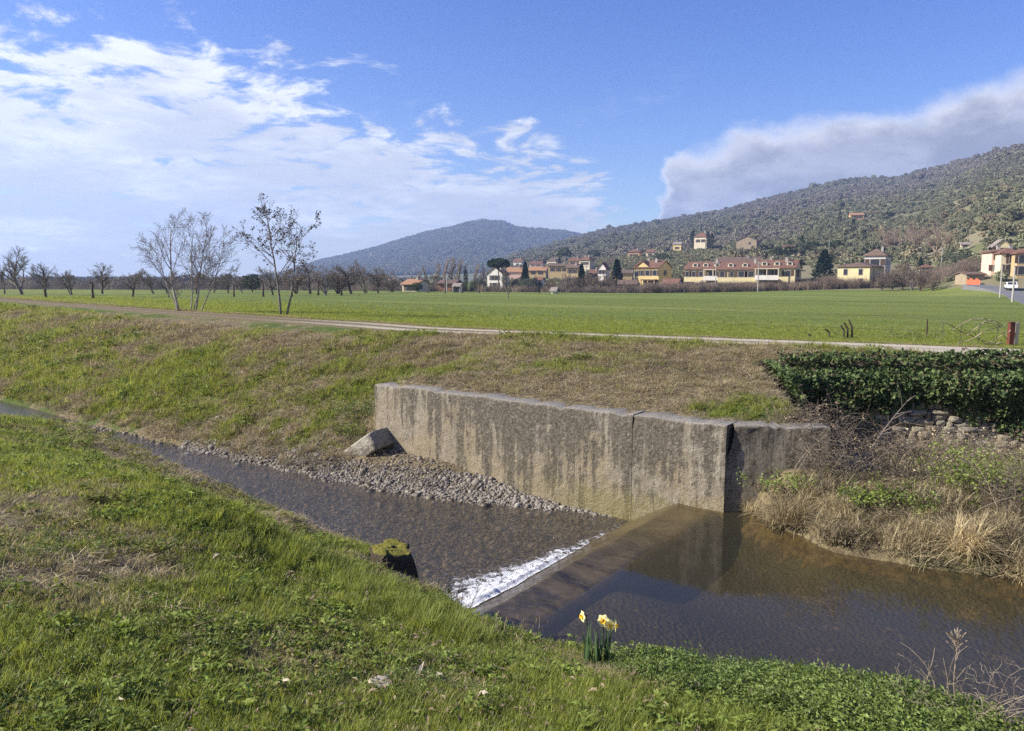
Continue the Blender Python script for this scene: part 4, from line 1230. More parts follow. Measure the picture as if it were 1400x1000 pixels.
tussock(1360, 738, 500, (.3, .65), .25, 'straw', 'grey brown tussock right of the reddish one', 637, 1.6, 1.2)
tussock(1395, 775, 450, (.3, .6), .22, 'straw', 'dry tussock at the right edge of the picture by the water', 638, 1.7)
tussock(1130, 668, 350, (.2, .4), .3, 'straw', 'short dry grass on the mound behind the large pale tussock', 639, 1.5, 1.6)
tussock(1290, 690, 350, (.25, .5), .3, 'straw', 'dry grass on the slope above the reddish tussock', 640, 1.4, 1.5)

# dead branch lying across the brambles
rg = np.random.default_rng(650); a_, b_ = hit(1160, 662), at(1246, 543, 16.6)
o = add('dead_branch', None, loc=a_, label='long bare dead branch leaning up against the ivy', cat='branch')
dv = b_ - a_; pts = [Vector((0, 0, 0)) + dv * t_ + Vector((0, 0, .10 * math.sin(t_ * 3.1))) for t_ in np.linspace(0, 1, 9)]
bb = MB().tube([p_[:] for p_ in pts], np.linspace(.022, .006, 9), 5); bb.build('stem', 'dead_stem', o)
bb = MB()
for k in range(9):
    t_ = rg.uniform(.3, .95); p_ = dv * t_ + Vector((0, 0, .10 * math.sin(t_ * 3.1))); d_ = Vector((rg.normal(.3, .4), rg.normal(0, .3), rg.uniform(.1, .8))).normalized() * rg.uniform(.2, .5)
    bb.tube([(p_ + d_ * f)[:] for f in (0, .5, 1)], np.array([.007, .005, .003]), 3)
bb.build('twigs', 'dead_stem', o, kind='stuff')

# ------------------------------------------------------------------ daffodils
m, g = material('daffodil_petal'); g.out(g.mixsh(.35, g.principled((.86, .80, .40), .5, .3), S(g, (lambda n_: (g.put(n_.inputs[0], (.9, .82, .35)), n_.outputs[0])[1])(g.node('ShaderNodeBsdfTranslucent')))))
m, g = material('daffodil_cup'); g.out(g.mixsh(.3, g.principled((.86, .58, .035), .5, .3), S(g, (lambda n_: (g.put(n_.inputs[0], (.9, .6, .03)), n_.outputs[0])[1])(g.node('ShaderNodeBsdfTranslucent')))))
base = hit(817, 907)
o = add('daffodil_clump', None, loc=base, label='clump of yellow daffodils in bloom at the edge of the near bank', cat='daffodil')
rg = np.random.default_rng(660)
for k in range(26):
    V, F, rn = blades(rg, 1, .001, (.23, .34), (.014, .020), .12, .25, seg=5)
    V += np.array([rg.uniform(-.105, .10), rg.uniform(-.05, .05), 0])
    add('leaf', mesh('leaf', V, F, 'daffodil_leaf', {'rnd': rn}), o)
dist_d = base.y
def flower(px, py, face, s=1.0):
    p = at(px, py, base.y + rg.uniform(-.03, .03)) - base
    foot = Vector((p.x * .55, rg.uniform(-.04, .04), -.01))
    neck = p + face * -.03 * s
    st = add('flower_stem', None, o)
    pts = [foot.lerp(neck, t_) + Vector((.0, 0, 0)) for t_ in np.linspace(0, .93, 6)] + [neck + Vector((0, 0, .006)), p - face * .012 * s]
    bm_ = MB().tube([q[:] for q in pts], np.array([.0042] * 6 + [.0035, .003]), 6)
    bm_.build('stem', 'daffodil_leaf', o, True); bpy.data.objects.remove(st)
    rot = face.to_track_quat('Z', 'Y').to_matrix()
    # six petals
    PV_, PF_ = [], []
    for q in range(6):
        a = q * math.pi / 3 + .2; n0 = len(PV_)
        for f, wd, lift in ((0.004, .006, .0), (.018, .017, .004), (.031, .016, .006), (.043, .002, .003)):
            for sd in (-1, 0, 1):
                loc = Vector((f * math.cos(a) - sd * wd * math.sin(a), f * math.sin(a) + sd * wd * math.cos(a), lift - abs(sd) * .003 + (q % 2) * .002)) * s
                PV_.append((rot @ loc + p)[:])
        for i in range(3):
            for j in range(2): PF_.append((n0 + i * 3 + j, n0 + i * 3 + j + 1, n0 + i * 3 + j + 4, n0 + i * 3 + j + 3))
    fl = add('flower', mesh('flower', PV_, np.array(PF_), 'daffodil_petal', smooth=True), o)
    CV, CF = [], []
    for i, (rr_, hh) in enumerate(((.006, 0), (.011, .008), (.013, .017), (.0165, .022))):
        for q in range(12):
            a = q * math.pi / 6; r_ = rr_ * (1 + (.10 * (-1) ** q if i == 3 else 0)); CV.append((rot @ Vector((r_ * math.cos(a), r_ * math.sin(a), hh)) * 1.0 * s + p)[:])
    for i in range(3):
        for q in range(12): CF.append((i * 12 + q, i * 12 + (q + 1) % 12, (i + 1) * 12 + (q + 1) % 12, (i + 1) * 12 + q))
    add('cup', mesh('cup', CV, np.array(CF), 'daffodil_cup', smooth=True), fl)
flower(797, 843, Vector((-.92, -.30, .05)).normalized(), 1.0)
flower(825, 849, Vector((-.30, -.90, .25)).normalized(), 1.12)
flower(833, 855, Vector((.25, -.93, .15)).normalized(), 1.05)
flower(841, 856, Vector((.93, -.25, .05)).normalized(), .95)

# ------------------------------------------------------------------ mossy abutment stump
m, g = material('mossy_stone')
P = g.pos(); nrm = S(g, g.node('ShaderNodeNewGeometry').outputs['Normal']); nz_ = g.xyz(nrm)[2]; n1 = g.noise(P, 9.0, 5.0, .65); n2 = g.noise(P, 45.0, 4.0, .7)
c = g.mix(n1, (.035, .028, .020), (.12, .10, .075))
mossc = g.mix(n2, (.10, .095, .02), (.28, .26, .055))
c = g.mix(g.step(.55, .85, nz_ + (n1 - .5) * 1.5 + (n2 - .5) * .6), c, mossc)
g.out(g.principled(c, .95, .1, g.bump(n1 + n2, .9, .03)))
sx_, sy_ = -1.26, 7.62
o = rough_block('mossy_stump', .38, .36, 1.5, 671, 'mossy_stone', 16, .075, label='dark stone stump with a yellow moss cap at the near end of the weir', cat='stone')
o.location = (sx_, sy_, 1.42); o.rotation_euler = (R(3), R(-4), R(25))
rg = np.random.default_rng(672)

# ------------------------------------------------------------------ dry stalks along the near edge
root = add('dry_reed', None, loc=hit(705, 868), label='row of short broken dry stalks along the bank edge beside the weir', cat='reed')
for k in range(20):
    px = rg.uniform(655, 748) if k > 3 else (668, 690, 737, 708)[k]
    g0 = hit(px, 868 + rg.uniform(-6, 6)); h = rg.uniform(.12, .24); l = Vector((rg.normal(0, .06), rg.normal(0, .05), 1)) * h
    if k == 2: l = Vector((0, 0, .30))
    b = MB(); p0 = g0 - root.location; p0.z -= .03
    b.tube([(p0 + l * t_ + Vector((.01 * math.sin(7 * t_ + k), 0, 0)))[:] for t_ in (0, .35, .7, 1)], np.array([.0042, .004, .0035, .003]), 4)
    b.build('stalk', 'straw' if False else 'dead_stem', root)
P, Rr = arcs(np.random.default_rng(675), 9, .03, (.25, .55), .0035, droop=.9)
V, F = tubes(P, Rr, 3)
o = add('bare_twig', None, loc=hit(628, 846), label='dark bare twigs sprouting from the bank edge over the foam', cat='twig'); add('stems', mesh('stems', V, F, 'bark_brown'), o, kind='stuff')

def stalk(name, px, py0, py1, label, top=None, lean=0.0, seed=0):
    rg = np.random.default_rng(seed); p0 = hit(px, py0); Y = p0.y
    tip = at(px + lean, py1, Y) - p0
    o = add(name, None, loc=p0, label=label, cat='weed')
    b = MB(); pts = [tip * t_ + Vector((.012 * math.sin(5 * t_ + seed), 0, 0)) for t_ in np.linspace(-.06, 1, 8)]
    b.tube([p[:] for p in pts], np.linspace(.0048, .0025, 8), 5); b.build('stem', 'dead_stem', o)
    P, Rr = [], []
    for k in range(4 if top != 'umbel' else 5):
        f = rg.uniform(.35, .85); q = np.array((tip * f)[:]); d = np.array([rg.normal(0, 1), rg.normal(0, .6), rg.uniform(.6, 1.4)]); d /= np.linalg.norm(d)
        l = rg.uniform(.04, .11); P.append([q + d * l * t_ for t_ in np.linspace(0, 1, 4)]); Rr.append([.002] * 4)
    if top == 'umbel':
        for k in range(34):
            d = np.array([rg.normal(0, .75), rg.normal(0, .6), rg.uniform(.5, 1.3)]); d /= np.linalg.norm(d); q = np.array((tip * rg.uniform(.82, 1.0))[:]); l = rg.uniform(.04, .085)
            P.append([q + d * l * t_ + np.array([0, 0, .01 * t_ * t_]) for t_ in np.linspace(0, 1, 4)]); Rr.append([.0022, .002, .0018, .0045])
    V, F = tubes(np.array(P), np.array(Rr), 4)
    add('branchlets' if top != 'umbel' else 'seed_head', mesh('branchlets', V, F, 'dead_stem'), o, kind='stuff')
    return o
stalk('dead_weed', 1306, 980, 872, 'tallest dead weed with a branched seed head over the pool', 'umbel', 2, 681)
stalk('dead_weed', 1264, 962, 886, 'slim dead stalk leaning right beside the tall seed head', None, 12, 682)
stalk('dead_weed', 1232, 958, 912, 'short dead stalk with a forked tip left of the others', None, -8, 683)
stalk('dead_weed', 1296, 972, 900, 'curved dead stalk just left of the tall seed head', None, -4, 684)
stalk('dead_weed', 1350, 992, 948, 'dead stalk leaning right near the corner of the bank', None, 24, 685)
stalk('dead_weed', 1132, 935, 905, 'tiny dead stalk at the edge of the leafy ground cover', None, 1, 686)
bramble('twig_heap', 1345, 1000, 46, .16, (.25, .6), 'heap of grey dead twigs in the lower right corner of the bank', 687, mat='dead_stem', r0=.0035, droop=1.9, cat='twigs')
bramble('twig_heap', 1250, 985, 24, .10, (.15, .35), 'small dry twigs behind the leafy ground cover', 688, mat='dead_stem', r0=.003, droop=1.9, cat='twigs')

# things lying in the grass
m, g = material('pale_litter'); P = g.coord('Object'); n1 = g.noise(P, 30.0, 4.0, .6); g.out(g.principled(g.mix(n1, (.28, .24, .17), (.46, .41, .32)), .85, .2))
o = rough_block('flat_stone', .105, .075, .025, 690, 'pale_litter', 6, .010, label='flat pale stone lying in the grass near the bottom centre', cat='stone'); p_ = hit(519, 942); o.location = p_ + Vector((0, 0, .03)); o.rotation_euler = (R(18), 0, .4)
def dead_leaf(px, py, L_, wd, az, label, tilt=.4):
    rg = np.random.default_rng(int(px)); ks = np.linspace(0, 1, 7); V, F = [], []
    for i, f in enumerate(ks):
        w_ = wd * math.sin(math.pi * min(f * .92 + .06, 1)) * .5
        for s_ in (-1, 0, 1): V.append((f * L_ - L_ / 2, s_ * w_, .012 * math.sin(f * 3) + abs(s_) * .35 * w_ + .004 * rg.normal()))
    for i in range(6):
        for j in range(2): F.append((i * 3 + j, (i + 1) * 3 + j, (i + 1) * 3 + j + 1, i * 3 + j + 1))
    o = add('dead_leaf', mesh('dead_leaf', V, np.array(F), 'pale_litter', smooth=True), label=label, cat='leaf'); o.location = hit(px, py) + Vector((0, 0, .045)); o.rotation_euler = (R(15), -tilt, az)
dead_leaf(574, 929, .13, .022, 1.0, 'long curled straw coloured leaf standing in the grass right of the flat stone', .8)
dead_leaf(600, 935, .06, .03, -.4, 'small pale dead leaf beside the long curled one')
dead_leaf(661, 961, .08, .022, -.5, 'narrow pale dead leaf in the grass below the bare patch')
dead_leaf(388, 945, .12, .016, -.5, 'straw coloured dead leaf blade on the trodden turf')
dead_leaf(296, 768, .06, .035, .8, 'pale dead leaf in the shade left of the tall grass')
dead_leaf(162, 972, .12, .016, -.6, 'thin pale dead leaf in the lower left turf')

# ------------------------------------------------------------------ posts by the field edge
m, g = material('rust_iron'); P = g.coord('Object'); n1 = g.noise(P, 12.0, 4.0, .7); g.out(g.principled(g.mix(n1, (.025, .020, .018), (.085, .055, .04)), .75, .3))
m, g = material('red_paint'); P = g.coord('Object'); n1 = g.noise(P, 9.0, 4.0, .7); g.out(g.principled(g.mix(g.step(.45, .7, n1), (.13, .034, .022), (.085, .042, .030)), .7, .3))
m, g = material('grey_post'); P = g.coord('Object'); n1 = g.noise(P, 12.0, 4.0, .7); g.out(g.principled(g.mix(n1, (.20, .18, .15), (.40, .37, .32)), .9, .2))
def bent(px, py0, py1, dxp, label):
    p0 = hit(px, py0); q = at(px, py0 + (py1 - py0) * .6, p0.y) - p0; t_ = at(px + dxp, py1, p0.y) - p0
    b = MB().tube([(0, 0, -.2), q[:], t_[:]], np.array([.032, .032, .026]), 4)
    b.build('iron_post', 'rust_iron', None, loc=p0, label=label, cat='post')
bent(1108, 462, 457, -3, 'stub of a bent iron post, leftmost of the group by the track')
bent(1134, 462, 450, -6, 'short bent iron post, second from the left by the track')
bent(1154, 463, 445, -5, 'bent iron post, third from the left in the group by the track')
bent(1159, 463, 441, -5, 'bent iron post, second from the right in the group by the track')
bent(1165, 463, 437, -5, 'tallest bent iron post, rightmost of the group by the track')
p0 = hit(1267, 462); MB().tube([(0, 0, -.2), (at(1268, 437, p0.y) - p0)[:]], np.array([.03, .024]), 5).build('iron_stake', 'rust_iron', None, loc=p0, label='thin straight dark stake at the field edge', cat='post')
p0 = hit(1381, 473); hh = (at(1381, 442, p0.y) - p0).z
o = add('marker_post', None, loc=p0, label='square post painted dull red beside the track on the right', cat='post')
MB().box(-.075, .075, -.06, .06, -.2, hh).build('post', 'red_paint', o, bevel=.008); MB().box(-.09, .09, -.075, .075, hh + .001, hh + .03).build('cap', 'red_paint', o)
p0 = hit(1388, 472); hh = (at(1388, 443, p0.y) - p0).z
MB().box(-.06, .05, -.05, .05, -.2, hh).prism([(-.06, hh + .002), (.05, hh + .002), (-.005, hh + .05)], 1, -.05, .05).build('wooden_post', 'grey_post', None, loc=p0, label='weathered pale wooden post just right of the red post', cat='post')
P, Rr = [], []
rg = np.random.default_rng(700); b0 = hit(1360, 474)
for k in range(7):
    xa, xb = rg.uniform(-1.6, -.2), rg.uniform(.0, .5); zz = rg.uniform(.35, .75)
    P.append([(xa + (xb - xa) * t_, rg.normal(0, .03), zz * (.6 + .5 * math.sin(2.8 * t_ + k)) + rg.normal(0, .02)) for t_ in np.linspace(0, 1, 9)]); Rr.append([.012] * 9)
for k in range(5): P.append([(-1.5 + k * .5 + .02 * t_ * k, 0, -.1 + .75 * t_) for t_ in np.linspace(0, 1, 9)]); Rr.append([.012] * 9)
V, F = tubes(np.array(P), np.array(Rr), 3); add('wire_fence', mesh('wire_fence', V, F, 'dead_stem'), loc=b0, label='sagging rusty wire fence left of the red post', cat='fence')
bramble('dry_bramble', 1235, 463, 40, .4, (.2, .4), 'low weeds along the track edge between the iron posts and stake', 702, mat='dead_stem', leafm='cover_leaf', nl=500, sx=2.5)
# ------------------------------------------------------------------ bare trees
def grow_tree(rng, h, r0, nch, lenr, angs, stems=1, spread=.0, first=.35, trop=.06, wob=.10, seg=6, lean=.05, maxl=3, bow=0.0):
    """returns lists of chains per level: each (pts, radii)"""
    out = [[] for _ in range(maxl + 1)]
    def chain(p, d, l, r, lev, n):
        pts = [p]; rad = [r]
        for k in range(n - 1):
            d = d + rng.normal(0, wob, 3) + np.array([0, 0, trop * (1 if lev else .4)])
            d = d / np.linalg.norm(d); p = p + d * l / (n - 1)
            pts.append(p); rad.append(max(r * (1 - .72 * (k + 1) / (n - 1)), .0035 * h / 6))
        out[lev].append((pts, rad))
        if lev < maxl:
            c = nch[lev]; c = max(1, int(round(rng.normal(c, c * .15))))
            f0 = first if lev == 0 else .18
            for q in range(c):
                f = f0 + (1 - f0) * (q + rng.uniform(.1, .9)) / c
                i = min(int(f * (n - 1)), n - 2); t = f * (n - 1) - i
                b = pts[i] * (1 - t) + pts[i + 1] * t; rr = rad[i] * (1 - t) + rad[i + 1] * t
                dd = pts[i + 1] - pts[i]; dd = dd / np.linalg.norm(dd)
                a = rng.uniform(0, 2 * math.pi); perp = np.cross(dd, [math.cos(a), math.sin(a), .3]); perp /= np.linalg.norm(perp) + 1e-9
                an = rng.normal(angs[lev], .15)
                nd = dd * math.cos(an) + perp * math.sin(an)
                chain(b, nd, l * lenr[lev] * (1.15 - .55 * f) * rng.uniform(.75, 1.2), rr * .62, lev + 1, seg if lev + 1 < maxl else 4)
    for s_ in range(stems):
        a = rng.uniform(0, 2 * math.pi)
        d = np.array([math.cos(a) * (lean + spread * rng.uniform(.3, 1)), math.sin(a) * (lean + spread * rng.uniform(.3, 1)), 1.0]); d /= np.linalg.norm(d)
        k = 1 if s_ == 0 else rng.uniform(.6, .95)
        chain(np.array([rng.normal(0, .12 * (stems > 1) * h / 6), rng.normal(0, .12 * (stems > 1) * h / 6), -.1]), d, h * k, r0 * k, 0, 9)
    return out


def chains_mesh(name, groups, mat, k):
    parts = []; by = {}
    for pts, rad in groups: by.setdefault(len(pts), []).append((pts, rad))
    for n, lst in by.items():
        parts.append(tubes(np.array([a for a, b in lst]), np.array([b for a, b in lst]), k))
    V, F = join(parts)
    return mesh(name, V, F, mat, smooth=True)


def bare_tree_meshes(seed, kind):
    rng = np.random.default_rng(seed)
    if kind == 'round':      # spreading field tree
        t = grow_tree(rng, 5.2, .24, (12, 9, 8), (.62, .52, .48), (.8, .7, .65), first=.16, trop=.07, wob=.13)
    elif kind == 'upright':  # poplar with steep branches
        t = grow_tree(rng, 8.5, .20, (30, 6, 5), (.30, .42, .5), (.38, .35, .4), first=.10, trop=.10, wob=.05)
    elif kind == 'fan':      # several stems fanning out
        t = grow_tree(rng, 6.0, .16, (7, 7, 5), (.48, .5, .5), (.5, .55, .5), stems=5, spread=.35, first=.25, trop=.06, wob=.10)
    else:                    # scrubby mass
        t = grow_tree(rng, 4.2, .10, (8, 7, 6), (.5, .5, .5), (.6, .6, .6), stems=6, spread=.40, first=.08, trop=.05, wob=.14)
    return t


TREES = {}
for key, kind, seed, bm_, tm_ in (('round_a', 'round', 801, 'bark_grey', 'bark_grey'), ('round_b', 'round', 802, 'bark_brown', 'twig_brown'), ('round_c', 'round', 806, 'bark_brown', 'bark_grey'), ('fan_a', 'fan', 803, 'bark_grey', 'twig_brown'), ('fan_b', 'fan', 807, 'bark_grey', 'twig_brown'),
                                ('poplar_a', 'upright', 804, 'twig_pink', 'twig_pink'), ('poplar_b', 'upright', 808, 'twig_pink', 'twig_pink'), ('scrub_a', 'scrub', 805, 'bark_brown', 'twig_brown'), ('scrub_b', 'scrub', 809, 'bark_brown', 'twig_brown'), ('pink_a', 'fan', 810, 'twig_pink', 'twig_pink')):
    t = bare_tree_meshes(seed, kind)
    for lev in (2, 3):
        t[lev] = [(p, [max(q * .8, .014) for q in r]) for p, r in t[lev]]
    tm = chains_mesh(key + '_trunk', t[0] + t[1], bm_, 5); cm = chains_mesh(key + '_crown', t[2] + t[3], tm_, 3)
    hgt = max(v.co.z for v in cm.vertices)
    TREES[key] = (tm, cm, hgt)


def place_tree(key, px, yb, yt, label, name='bare_tree', cat='tree', group=None, rz=0.0, wide=1.0, base=None):
    p = hit(px, yb) if base is None else base
    h = (at(px, yt, p.y) - p).z
    tm, cm, hg = TREES[key]; s = h / hg
    o = add(name, None, loc=p, rz=rz, label=label, cat=cat, group=group)
    o.scale = (s * wide, s * wide, s)
    add('trunk', tm, o); add('crown', cm, o)
    return o


ORD = ['first', 'second', 'third', 'fourth', 'fifth', 'sixth', 'seventh', 'eighth', 'ninth', 'tenth', 'eleventh', 'twelfth', 'thirteenth', 'fourteenth', 'fifteenth', 'sixteenth', 'seventeenth', 'eighteenth', 'nineteenth', 'twentieth']
rt = random.Random(3)
def tree_row(rows, what, where, group, name='bare_tree', wide=1.0):
    for i, (key, px, yb, yt) in enumerate(sorted(rows, key=lambda q: q[1])):
        place_tree(key, px, yb, yt, f'{what}, {ORD[i]} from the left {where}', name, group=group, rz=rt.uniform(0, 6.28), wide=wide * rt.uniform(.9, 1.1))
tree_row([('poplar_a', 6, 402, 342), ('round_a', 30, 403, 336), ('round_c', 63, 408, 357), ('fan_a', 98, 404, 362), ('round_b', 140, 402, 358), ('round_c', 181, 407, 366), ('fan_b', 210, 402, 366), ('round_a', 228, 402, 366), ('round_b', 268, 402, 368), ('fan_a', 292, 401, 370), ('round_c', 312, 401, 371), ('fan_b', 331, 401, 373)],
         'leafless dark tree', 'in the row across the left of the field', 'bare trees across the left of the field', wide=1.15)
tree_row([('round_c', 373, 404, 362), ('scrub_a', 405, 402, 362), ('round_b', 424, 402, 360), ('fan_a', 445, 404, 358), ('scrub_b', 462, 402, 362), ('round_c', 480, 402, 360), ('fan_b', 500, 401, 354), ('round_b', 517, 401, 364), ('scrub_a', 536, 400, 370)],
         'leafless brown tree', 'in the grove right of the twin-trunked tree', 'bare trees of the grove below the distant hill', wide=1.3)
tree_row([('scrub_a', 752, 400, 380), ('fan_a', 772, 400, 368), ('scrub_b', 790, 400, 372), ('round_b', 806, 400, 372), ('scrub_a', 822, 400, 373), ('fan_b', 838, 400, 377), ('scrub_b', 858, 401, 385), ('scrub_a', 893, 401, 388)],
         'leafless brown tree', 'by the field before the old village', 'bare trees along the field edge before the old village', wide=1.35)
tree_row([('poplar_a', 572, 398, 368), ('poplar_b', 584, 397, 362), ('poplar_a', 596, 397, 357), ('poplar_b', 606, 397, 351), ('poplar_a', 616, 397, 349), ('poplar_b', 626, 397, 352), ('poplar_a', 637, 397, 360), ('poplar_b', 648, 397, 358), ('poplar_a', 659, 397, 362)],
         'pinkish leafless poplar', 'in the tall row left of the umbrella pine', 'leafless poplars left of the umbrella pine', 'poplar_tree', 1.1)
tree_row([('fan_a', 1220, 397, 362), ('round_b', 1234, 397, 358), ('fan_b', 1247, 397, 357), ('scrub_a', 1258, 398, 366), ('scrub_b', 1205, 398, 374), ('scrub_a', 1275, 398, 374)],
         'leafless brown tree', 'screening the yellow farmhouse', 'bare trees screening the yellow farmhouse', wide=1.2)
tree_row([('pink_a', 1208, 338, 306), ('pink_a', 1222, 345, 312), ('pink_a', 1238, 342, 308), ('pink_a', 1252, 346, 310), ('pink_a', 1266, 342, 308), ('pink_a', 1280, 346, 312), ('pink_a', 1294, 342, 312), ('pink_a', 1246, 330, 300), ('pink_a', 1274, 330, 302)],
         'pale brown leafless tree', 'in the copse above the farmhouse', 'bare copse on the slope above the farmhouse', wide=1.5)
place_tree('round_a', 695, 409, 362, 'lone leafless leaning tree with a dark trunk standing in the field', rz=1.0, wide=.6)
place_tree('fan_b', 830, 372, 348, 'pale leafless tree above the white house with the red roof', rz=2, wide=1.2)
# dark pollarded trunks standing along the field
b = MB(); kn = np.random.default_rng(820)
b.tube([(0, 0, -.2), (.03, .02, .8), (-.03, .0, 1.8), (.04, .03, 2.7), (.02, 0, 3.2)], np.array([.26, .21, .19, .22, .12]), 7)
for k in range(7):
    a = kn.uniform(0, 6.28); b.tube([(0, 0, 2.6 + .08 * k), (.25 * math.cos(a), .25 * math.sin(a), 3.0 + .05 * k), (.35 * math.cos(a), .35 * math.sin(a), 3.5 + .05 * k)], np.array([.07, .05, .02]), 4)
me_ = mesh('pollard', np.concatenate(b.V), [np.array(f) for f in b.F.values()], 'bark_brown', smooth=True)
posts = [(127, 409, 383), (231, 407, 394), (320, 406, 388), (360, 406, 384), (399, 406, 386), (435, 404, 382), (467, 404, 384), (585, 401, 388), (609, 401, 384), (632, 401, 388), (655, 401, 386)]
for i, (px, yb, yt) in enumerate(posts):
    p = hit(px, yb); h = (at(px, yt, p.y) - p).z
    o = add('pollard_trunk', me_, loc=p, rz=i * 1.3, label=f'dark pollarded trunk, {ORD[i]} from the left along the field', cat='tree trunk', group='pollarded trunks along the field')
    o.scale = (h / 3.6 * 1.1,) * 2 + (h / 3.6,)


# ------------------------------------------------------------------ the two trees beside the track
def fg_tree(px, yb, yt, label, seed, stems, mat, twig, leafy, **kw):
    rng = np.random.default_rng(seed); p = hit(px, yb); h = (at(px, yt, p.y) - p).z
    o = add('bare_tree', None, loc=p, label=label, cat='tree')
    tr_, br_ = [], []
    for (dxp, topx, topy, r0, by, f0) in stems:
        base = np.array([(dxp - px) / FPX * p.y, by, -.1]); tip = np.array(((at(topx, topy, p.y) - p)[0], by * 1.5 + rng.normal(0, .3), (at(topx, topy, p.y) - p)[2]))
        l = np.linalg.norm(tip - base) * .93
        t = grow_tree(rng, l, r0, kw['nch'], kw['lenr'], kw['angs'], first=f0, trop=kw.get('trop', .08), wob=.07)
        # bend each stem onto its own line
        zmax = t[0][0][0][-1]; 
        ax = zmax / np.linalg.norm(zmax); to = (tip - base) / l
        vx = np.cross(ax, to); c_ = ax @ to; K = np.array([[0, -vx[2], vx[1]], [vx[2], 0, -vx[0]], [-vx[1], vx[0], 0]]); M = np.eye(3) + K + K @ K / (1 + c_)
        for lev in range(4):
            for pts, rad in t[lev]:
                q = (np.array(pts) @ M.T) + base
                rad = [v_ * .82 for v_ in rad]
                (tr_ if lev == 0 else br_).append((q, [max(v_ * (1 if lev < 2 else .7), .0062) for v_ in rad]))
        tr0 = tr_[-1] if False else None
    for lvl, (pts, rad) in enumerate(tr_):
        b = MB().tube(pts, np.array(rad), 7); b.build('trunk', mat, o, True)
    cr_ = add('crown', chains_mesh('crown', br_, twig, 4), o)
    if leafy:
        ends = np.array([np.array(pts)[rng.integers(1, len(pts))] for pts, rad in br_ if len(pts) == 4])
        sel = ends[rng.uniform(0, 1, len(ends)) < leafy]
        sel = np.repeat(sel, 5, axis=0) + rng.normal(0, .05, (len(sel) * 5, 3)); n = len(sel)
        lv, lf, lr = leaves(rng, n, lambda m_: sel, (.06, .12), (.04, .08), .4, .1)
        add('seed_clusters', mesh('seed_clusters', lv, lf, 'dark_seed', {'rnd': lr}), o, kind='stuff')
    return o
leaf_mat('dark_seed', ((.020, .015, .012), (.075, .055, .040)), None, .1, .8, .1)
fg_tree(250, 425, 292, 'pale multi-stemmed leafless tree beside the track, left of the twin-trunked one', 831,
        [(245, 238, 300, .085, .0, .30), (243, 202, 325, .045, .1, .45), (258, 262, 305, .045, .2, .2), (268, 288, 300, .065, -.1, .28), (273, 306, 325, .05, .15, .25), (262, 276, 322, .04, .3, .2), (239, 236, 372, .025, .1, .3)], 'bark_pale', 'bark_grey', 0,
        nch=(9, 6, 5), lenr=(.46, .50, .45), angs=(.62, .75, .8), trop=.035)
fg_tree(388, 432, 277, 'twin-trunked tree with dark dried seed clusters beside the track', 832,
        [(384, 370, 292, .085, .0, .36), (391, 404, 312, .075, .1, .38)], 'bark_grey', 'bark_grey', .80,
        nch=(9, 6, 4), lenr=(.58, .42, .42), angs=(.80, .70, .7), trop=.03)


# ------------------------------------------------------------------ evergreens
def crown_cards(rng, n, shape, size, squash=1.0):
    P = shape(rng, n)
    lv, lf, lr = leaves(rng, n, lambda m_: P, (size * .7, size * 1.3), (size * .5, size * .9), .3, .25)
    return lv, lf, lr
leaf_mat('conifer', ((.006, .014, .010), (.028, .050, .030)), None, .08, .8, .05)
leaf_mat('pine', ((.010, .022, .010), (.045, .070, .026)), None, .08, .8, .05)
leaf_mat('olive', ((.045, .058, .036), (.15, .170, .105)), None, .12, .7, .1)
leaf_mat('evergreen', ((.016, .028, .012), (.060, .085, .032)), None, .1, .7, .1)
leaf_mat('yellow_bloom', ((.30, .23, .02), (.62, .47, .04)), None, .2, .7, .1)
def cyp(rng, n): z = rng.uniform(0, 1, n) ** .9; a = rng.uniform(0, 6.28, n); r = .13 * np.sin(np.clip(z * .93 + .07, 0, 1) * math.pi) ** .55 * np.sqrt(rng.uniform(.3, 1, n)); return np.stack([r * np.cos(a), r * np.sin(a), z], -1)
def con(rng, n): z = rng.uniform(.08, 1, n); a = rng.uniform(0, 6.28, n); ti = .6 + .4 * ((z * 8) % 1); r = .34 * (1 - z) ** .8 * ti * np.sqrt(rng.uniform(.2, 1, n)) + .01; return np.stack([r * np.cos(a), r * np.sin(a), z - .10 * r], -1)
def umb(rng, n): d = rng.normal(0, 1, (n, 3)); d /= np.linalg.norm(d, axis=1, keepdims=True); k = rng.uniform(.6, 1, n)[:, None] ** .5; b = 1 + .25 * (fbm(d[:, 0] * 2.5 + d[:, 2], d[:, 1] * 2.5, 840, 2) - .5)[:, None]; P = d * k * b * np.array([.42, .42, .15]); P[:, 2] = np.maximum(P[:, 2], -.09) + .85; return P
def rnd_(rng, n): d = rng.normal(0, 1, (n, 3)); d /= np.linalg.norm(d, axis=1, keepdims=True); b = .85 + .55 * (fbm(d[:, 0] * 2.2 + 5 + d[:, 2] * 1.3, d[:, 1] * 2.2 - d[:, 2], 841, 3) - .35)[:, None]; P = d * b * rng.uniform(.5, 1, (n, 1)) ** .4 * np.array([.5, .5, .42]); P[:, 2] += .55; return P
EV = {}
